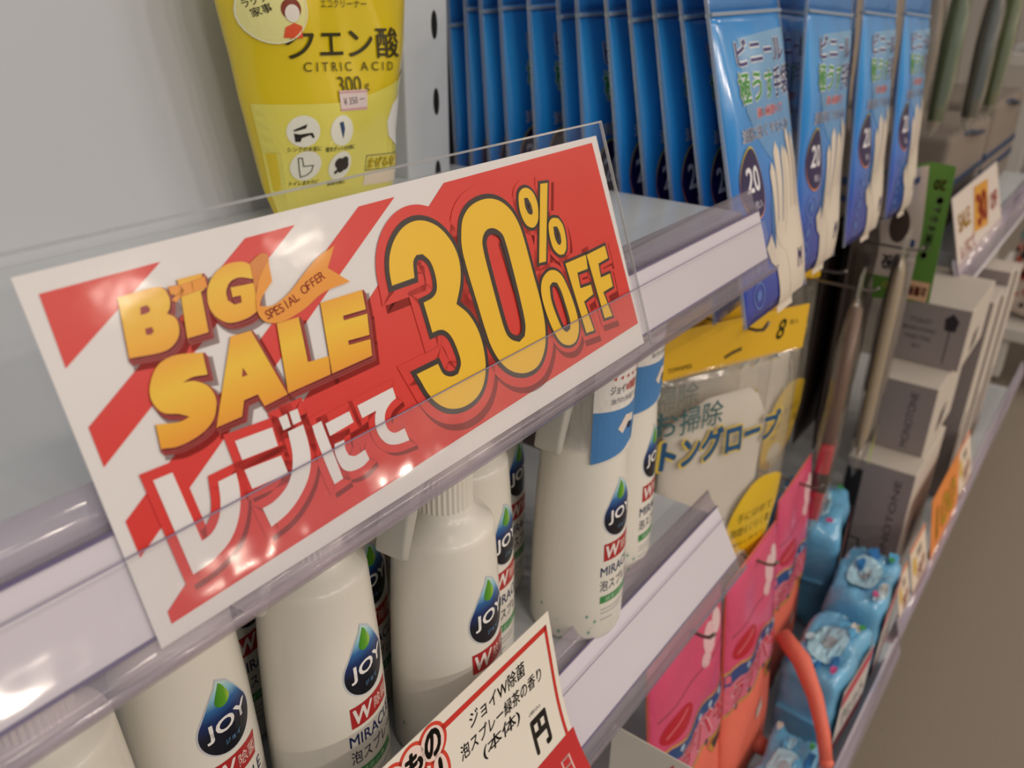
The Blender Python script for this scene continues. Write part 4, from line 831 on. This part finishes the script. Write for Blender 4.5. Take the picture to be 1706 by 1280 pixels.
price_card(1.385, 0.091, -0.758, 0.100, 0.100, 14, 'cream price card past the large orange one on the bottom rail', 'cream')
price_card(0.655, 0.098, -0.800, 0.070, 0.060, 8, 'orange price card at the bottom rail under the dangling cuffs', 'orange')

# ---------------------------------------------------------------- stacked grey boxes
grey = mat('box_grey', '9A8E8C', 0.6, noise=0.03, nscale=20); greyl = mat('box_white', 'C9BEB2', 0.6, noise=0.03, nscale=20)
def grey_box(x0, x1, y0, y1, z0, z1, label, art):
    t = thing('carton', label, 'box', ((x0 + x1) / 2, (y0 + y1) / 2, z0), group='stacked grey cartons on the bottom shelf'); a, b, h = (x1 - x0) / 2, (y1 - y0) / 2, z1 - z0
    V, F = box(-a, a, -b, b, 0, h); obj('carton_body', (V, F, [1, 0, 0, 0, 0, 0]), [greyl, grey], t, bevel=0.0012)
    mp = lambda u, v, d: (-a - d, -u, v); mf = flatmap(0, 0, -b)
    def q(n, g, c, k=1, m=mp): decal(n, g, m, ink(c, 0.6), t, 0.0004 * k)
    if art == 'brush':
        q('brush_picture', fill(smooth_poly([(b - 0.030, h * .62), (b - 0.016, h * .62), (b - 0.014, h * .80), (b - 0.023, h * .90), (b - 0.032, h * .80)])), '2A2428'); q('brush_picture', rect(b - 0.0240, b - 0.0222, h * .08, h * .64), '5A5054')
        for k, (s_, w) in enumerate((('TOILET', 0.030), ('BRUSH STAND', 0.044), ('MONO TONE', 0.034), ('01', 0.010))): q('box_text', tfit(s_, b - 0.062, h * (.70 - .14 * k), w, h * .07), '5A5258')
    elif art == 'word':
        q('box_text', tfit('MONOTONE', b - 0.028, h * .48, h * .80, 0.010, rot=PI / 2), '4E474C')
    elif art == 'stand':
        q('box_text', tfit('MONOTONE', b - 0.020, h * .52, h * .80, 0.009, rot=PI / 2), '4E474C'); q('brush_picture', fill(smooth_poly([(b - 0.090, h * .10), (b - 0.068, h * .10), (b - 0.068, h * .92), (b - 0.090, h * .92)])), '221D20')
        q('brush_picture', stroke([(b - 0.072, h * .14), (b - 0.054, h * .14), (b - 0.054, h * .34), (b - 0.072, h * .34)], 0.0012), '3A3236')
    q('front_picture', fill(smooth_poly([(-a * .3, h * .12), (a * .1, h * .16), (a * .2, h * .45), (-a * .2, h * .40)])), '4A4044', 1, mf)
    return t
grey_box(1.12, 1.30, 0.136, 0.228, -0.799, -0.605, 'grey carton at the bottom of the stack with a black stand picture', 'stand')
grey_box(1.175, 1.355, 0.142, 0.226, -0.604, -0.497, 'grey carton in the middle of the stack with vertical wording', 'word')
grey_box(1.250, 1.420, 0.134, 0.226, -0.496, -0.404, 'grey carton on top of the stack with a round brush picture', 'brush')
for k in range(5):
    x = 1.425 + 0.062 * k; grey_box(x, x + 0.058, 0.128 + 0.004 * (k % 2), 0.226, -0.799, (-0.44 - 0.012 * (k % 3)), 'tall pale carton in the row behind the stacked grey cartons, %s from the stack' % ['first', 'second', 'third', 'fourth', 'fifth'][k], 'plain')

# ---------------------------------------------------------------- hanging tools in clear bags
bag_m = clear('tool_bag_film', haze=0.05, hazecol='D4C8B4', gloss=0.12, bump=0.4, bscale=25, grough=0.1)
bbag_m = clear('brush_bag_film', haze=0.11, hazecol='C6CAB2', gloss=0.12, bump=0.4, bscale=25, grough=0.1)
def tool_bag(name, x, y, z, w, h, yaw, roll, label, build, th=0.026, film=None):
    t = thing(name, label, 'cleaning tool', (x, y, z), (0, math.radians(roll), math.radians(yaw)), 'cleaning tools in clear bags')
    P = Pillow(-h, 0, [(-h, -w * .42), (-h * .8, -w / 2), (0, -w * .45)], [(-h, w * .35), (-h * .85, w / 2), (0, w * .45)], th, 0.0008, int(x * 97) % 7, ex=4)
    obj('bag', P.mesh(10, 18), film or bag_m, t, smooth=True); obj('header', box(-w * .45, w * .45, -0.001, 0.001, -0.004, 0.022), clear('tool_header_film', haze=0.35, hazecol='CFC6B8', gloss=0.1), t); build(t); return t
handle_b = mat('handle_brown', '6E4C3E', 0.35); redp = mat('red_plastic', 'C2203A', 0.35, coat=0.3); blackp = mat('black_rubber', '17110F', 0.6); beige = mat('beige_plastic', 'A8977F', 0.45); greyp = mat('grey_roller', '7C726C', 0.5)
def sq1(t):
    obj('handle', tube([(-0.004, 0, -0.02), (-0.002, 0, -0.21)], 0.008, 12), handle_b, t, smooth=True); obj('handle_core', tube([(0.010, 0.002, -0.02), (0.012, 0.002, -0.20)], 0.004, 8), beige, t, smooth=True)
    obj('sleeve', box(-0.022, 0.022, -0.008, 0.008, -0.262, -0.190), redp, t, bevel=0.004); obj('band', box(-0.023, 0.023, -0.0095, 0.0095, -0.250, -0.224), blackp, t, bevel=0.002)
    obj('blade', prism([(-0.020, -0.262), (0.022, -0.262), (0.034, -0.290), (0.006, -0.303), (-0.018, -0.290)], -0.006, 0.006), redp, t, bevel=0.002)
tool_bag('scrub_brush_pack', 0.968, 0.222, -0.315, 0.060, 0.315, 10, 5, 'bagged brush with red head and black band hanging beside the cotton glove packs', sq1)
def sq2(t):
    obj('roller', lathe([(0.012, -0.010), (0.013, -0.014), (0.013, -0.19), (0.010, -0.2), (0.011, -0.205), (0.011, -0.26), (0.006, -0.268)][::-1], 16), greyp, t, smooth=True, loc=(0.014, 0, 0)); obj('pad', Pillow(-0.27, -0.004, const(-0.030), const(0.0), 0.014, 0, 0, ex=10).mesh(8, 14), beige, t, smooth=True)
    decal('label', fill([(-0.022, -0.262), (0.016, -0.238), (0.014, -0.285), (-0.006, -0.292)]), flatmap(0, 0, -0.013), ink('8CA83E'), t, 0.0004); decal('label_text', stroke([(-0.016, -0.262), (0.010, -0.246)], 0.0016, False), flatmap(0, 0, -0.013), ink('D8763A'), t, 0.0008)
tool_bag('roller_pack', 1.085, 0.206, -0.292, 0.078, 0.300, 6, 3, 'bagged grey lint roller with a green label hanging before the grey cartons', sq2)
hook(0.968, -0.313, 0.53, 0.206, 'steel hook carrying the bagged red headed brush', 0.006)
hook(1.085, -0.290, 0.53, 0.190, 'steel hook carrying the bagged lint roller', 0.006)

# green backing card with upside-down print
gc = thing('header_card', 'green and white header card with upside-down print above the lint roller', 'card', (1.150, 0.2110, -0.196), (0, 0, 0))
mp = lambda u, v, d: (-0.0006 - d, -u, v)
V2 = [(0.0, 0.0), (0.029, -0.002), (0.0345, -0.176), (-0.036, -0.184), (-0.058, -0.02)]
obj('card', prism([(-a, b) for a, b in V2], -0.0006, 0.0006, 'YZ'), mat('card_green', '5C8C34', 0.4, noise=0.08, nscale=20), gc)
def gq(n, g, c, k=1): decal(n, g, mp, ink(c), gc, 0.0004 * k)
gq('print_panel', fill(smooth_poly([(-0.056, -0.022), (-0.001, -0.004), (0.008, -0.10), (0.002, -0.138), (-0.010, -0.150), (-0.040, -0.152)])), 'D6C6BA')
gq('print_text', tfit('1本2役', -0.013, -0.132, 0.040, 0.020, bold=0.03, rot=PI), '25467C', 2); gq('print_mark', rect(-0.010, 0.002, -0.108, -0.098), '25467C', 2); gq('print_mark', fill([(-0.028, -0.034), (-0.008, -0.018), (-0.008, -0.026), (-0.026, -0.042)]), '25467C', 2)
gq('print_mark', disc(-0.020, -0.083, 0.012, 0.022), '4A3A34', 2)
gq('edge_text', tfit('20', 0.016, -0.026, 0.014, 0.013, bold=0.03, rot=PI), 'E0A83A', 2)
gq('edge_text', tfit('●すきま掃除●', 0.018, -0.080, 0.080, 0.0095, bold=0.02, rot=-PI / 2 - 0.06), 'E2DCCB', 2)
gq('edge_text', tfit('水だけ', -0.014, -0.162, 0.026, 0.010, rot=PI), 'D8B45A', 2); gq('offer_box', rect(0.004, 0.031, -0.176, -0.150), 'E0B48C', 2); gq('offer_text', tfit('お買得', 0.0175, -0.163, 0.022, 0.014, bold=0.03, rot=PI), 'C83A2E', 3)

# bagged brushes at the top of the far bay
def brush(col, col2, lean, bands=None):
    def b(t):
        obj('handle', tube([(lean, 0, -0.012), (lean * .4, 0, -0.08), (-lean, 0, -0.175)], [0.012, 0.014, 0.010], 12), col, t, smooth=True)
        obj('brush_back', Pillow(-0.185, -0.01, const(0.016), const(0.038), 0.014, 0, 0).mesh(6, 10), col2, t, smooth=True)
    return b
gr = mat('green_plastic', '3E5C34', 0.4); dkb = mat('dark_blue_handle', '2C3238', 0.35); olive = mat('olive_plastic', '55642A', 0.4); tan = mat('tan_plastic', 'A88A62', 0.5); brn = mat('brown_wood', '6A5648', 0.5)
for k, (x, y, c1, c2, lean, lab) in enumerate(((1.235, 0.262, brn, tan, 0.002, 'bagged brush with brown handle hanging right past the blue glove packs'), (1.335, 0.252, gr, tan, 0.004, 'bagged brush with green handle hanging behind a dark one'),
        (1.425, 0.225, dkb, tan, 0.022, 'bagged brush with slanted charcoal handle at the top of the far bay'), (1.580, 0.225, olive, gr, 0.001, 'bagged brush with olive green handle, last of the far hooks'))):
    tool_bag('brush_pack', x, y, 0.004, 0.085, 0.195, 8, 2, lab, brush(c1, c2, lean), 0.030, bbag_m)
    hook(x, 0.006, 0.53, y - 0.022, ['steel hook carrying the brown handled brush', 'steel hook carrying the green handled brush', 'steel hook carrying the charcoal handled brush', 'steel hook carrying the olive handled brush'][k], 0.006)

# dark packs deep in the recess and a pale blue one below
darkm = mat('dark_pack', '2B201C', 0.4, coat=0.2, noise=0.2, nscale=20, bump=0.3, bscale=40)
for k in range(7):
    x, y, z, w, h = 1.125 + 0.006 * (k % 2), 0.262 + 0.029 * k, -0.262 - 0.006 * (k % 3), 0.145, 0.315
    t = thing('dark_pack', 'dark brown folded pack, %s in the stack shaded behind the lint roller' % ['foremost', 'second', 'third', 'fourth', 'fifth', 'sixth', 'rearmost'][k], 'pack', (x, y, z), group='dark packs in the recess')
    obj('bag', Pillow(-h, 0, const(-w / 2), const(w / 2), 0.024, 0.0012, k).mesh(12, 16), darkm, t, smooth=True); obj('seal_strip', box(-w / 2, w / 2, -0.002, 0.002, -0.012, 0.004), mat('dark_seal', '3A2C26', 0.4), t)
hook(1.125, -0.268, 0.53, 0.244, 'steel hook carrying the stack of dark packs', 0.004)
t = thing('cloth_pack', 'pale grey and blue cloth pack below the dark packs, behind the wipes', 'pack', (1.020, 0.345, -0.545))
obj('bag', Pillow(-0.24, 0, const(-0.085), const(0.085), 0.03, 0.001, 3).mesh(12, 16), ramp_mat('cloth_pack_print', 'Z', [(-0.24, '2C5E92'), (-0.13, '3F78A8'), (-0.07, '8E9298'), (0.0, '96908E')], 0.35, coat=0.3), t, smooth=True)
decal('print_mark', rect(-0.055, -0.040, -0.10, -0.02), Pillow(-0.24, 0, const(-0.085), const(0.085), 0.03, 0.001, 3).map(), ink('3A4E72'), t, 0.0006, 0.01)
decal('print_mark', disc(0.01, -0.05, 0.006, 0.012), Pillow(-0.24, 0, const(-0.085), const(0.085), 0.03, 0.001, 3).map(), ink('5A5A64'), t, 0.0006, 0.01)

# ---------------------------------------------------------------- third bay and the unit beyond
structure(obj('wall_third', box(1.62, 2.30, 0.53, 0.55, -0.93, 0.75), mat('third_bay_panel', '9A8C7E', 0.6, noise=0.05)))
shelf('shelf_board', 'white steel shelf of the far bay with a sale card on its rail', -0.385, 1.46, 2.25, 0.205, 0.529)
t = thing('price_rail', 'clear rail with white insert on the far bay shelf', 'price rail', (0, 0.183, -0.415), (-0.35, 0, 0))
obj('insert_strip', box(1.40, 2.25, 0.0002, 0.0014, 0.004, 0.036), insert_m, t); obj('front_lip', sheet_x([(-0.003, 0.036), (-0.004, 0.01), (-0.005, -0.012)], 0.0012, 1.40, 2.25), lip_m, t, smooth=True); obj('edge_line', box(1.40, 2.25, -0.0075, -0.0045, -0.0155, -0.0115), mat('bright_edge', 'E6E2E8', 0.3), t)
pcard = thing('sale_card', 'white sale card with red and yellow print standing in the far rail', 'price card', (1.60, 0.184, -0.405), (-0.30, 0, 0))
obj('card', box(-0.19, 0.19, -0.0006, 0.0006, 0, 0.120), mat('far_card_paper', 'DCCFC6', 0.45), pcard)
for n, g, c, k in (('print_block', fill([(-0.06, 0.04), (0.06, 0.03), (0.09, 0.105), (-0.03, 0.110)]), 'D89A2A', 1), ('print_text', tfit('30', 0.02, 0.068, 0.09, 0.055, bold=0.05), 'C8442C', 2), ('print_text', tfit('SALE', -0.12, 0.075, 0.09, 0.030, bold=0.04), 'D8A83A', 1), ('print_text', tfit('OFF', 0.13, 0.06, 0.07, 0.03, bold=0.04), 'D2604C', 1), ('print_text', tfit('レジにて', -0.11, 0.03, 0.11, 0.024, bold=0.03), 'D88A7C', 1)):
    decal(n, g, flatmap(0, 0, -0.0006), ink(c), pcard, 0.0005 * k)
sbm = mat('storage_cloth', '80746A', 0.8, noise=0.06, nscale=40)
for k, (x0, x1, z1) in enumerate(((1.49, 1.84, -0.215), (1.87, 2.22, -0.20))):
    t = thing('storage_bag', ['taupe storage bag with navy bands on the far shelf behind the sale card', 'taupe storage bag with navy bands at the far end of the shelf'][k], 'storage bag', ((x0 + x1) / 2, 0.37, -0.3845), group='taupe storage bags on the far shelf')
    w = (x1 - x0) / 2; h = z1 + 0.3845
    obj('body', box(-w, w, -0.12, 0.12, 0, h), sbm, t, bevel=0.012, seg=3, smooth=True, angle=0.9)
    for zz in (0.045, 0.075): obj('band', box(-w - 0.0008, w + 0.0008, -0.1212, 0.1212, zz, zz + 0.016), ink('2F4262'), t, bevel=0.003)
    obj('strap', tube([(-w * .6, -0.10, h * .90), (-w * .3, -0.125, h * .98), (0, -0.128, h * .93), (w * .5, -0.122, h * .88)], 0.004, 8), ink('26344E'), t, smooth=True)
un = thing('display_rack', 'white display rack with flowered bag standing on casters past the gondola', 'rack', (2.65, 0.12, -0.95))
wr = mat('rack_white', 'D8D2CA', 0.4)
obj('base_shelf', box(-0.28, 0.5, -0.16, 0.16, 0.125, 0.160), wr, un, bevel=0.004); obj('leg', box(-0.27, -0.20, 0.04, 0.11, 0.018, 0.125), wr, un, bevel=0.003)
obj('caster', lathe([(0.004, 0), (0.016, 0.002), (0.018, 0.010), (0.012, 0.018)], 14), blackp, un, loc=(-0.235, 0.075, 0)); obj('leg', box(-0.27, -0.20, -0.14, -0.07, 0.018, 0.125), wr, un, bevel=0.003); obj('caster', lathe([(0.004, 0), (0.016, 0.002), (0.018, 0.010), (0.012, 0.018)], 14), blackp, un, loc=(-0.235, -0.105, 0))
obj('upright', box(-0.27, -0.235, 0.12, 0.155, 0.16, 1.1), wr, un, bevel=0.002); obj('upright', box(-0.27, -0.235, -0.155, -0.12, 0.16, 1.1), wr, un, bevel=0.002)
obj('shelf', box(-0.28, 0.5, -0.16, 0.24, 0.78, 0.81), wr, un, bevel=0.003); obj('shelf', box(-0.28, 0.5, -0.16, 0.16, 0.47, 0.495), wr, un, bevel=0.003)
fb = thing('flowered_bag', 'cream bag printed with small red and dark flowers on the white rack', 'bag', (2.52, 0.13, -0.789), (0, 0, math.radians(0)))
soft_box(0.18, 0.17, 0.26, mat('flower_cloth', 'D8C6B8', 0.8, noise=0.05, nscale=30), 4, fb, 'body', 6, 0.6)
rnd = random.Random(9)
for k in range(46):
    u, v = rnd.uniform(-0.07, 0.07), rnd.uniform(0.02, 0.24); r = rnd.uniform(0.004, 0.009)
    decal('flower_print', disc(u, v, r, r * 1.3, 8), lambda a, b, d: (-0.0905 - d, -a, b), ink(rnd.choice(('C2503C', '3A3434', '7C9C9C', 'D88A7A', 'B84C3C'))), fb, 0.001)
ct = thing('dark_carton', 'dark brown carton on the upper shelf of the white rack', 'box', (2.62, 0.12, -0.139)); obj('carton_body', box(-0.2, 0.2, -0.12, 0.14, 0, 0.09), mat('dark_carton', '3A2622', 0.6), ct, bevel=0.003); obj('label', box(-0.201, -0.2003, -0.06, 0.04, 0.02, 0.06), mat('carton_label', '8A6A5A', 0.6), ct)
ct = thing('dark_carton', 'dark brown carton on the middle shelf of the white rack', 'box', (2.62, 0.06, -0.454)); obj('carton_body', box(-0.2, 0.2, -0.12, 0.10, 0, 0.2), mat('dark_carton', '3A2622', 0.6), ct, bevel=0.003); obj('label', box(-0.201, -0.2003, -0.06, 0.04, 0.04, 0.14), mat('carton_label', '8A6A5A', 0.6), ct)
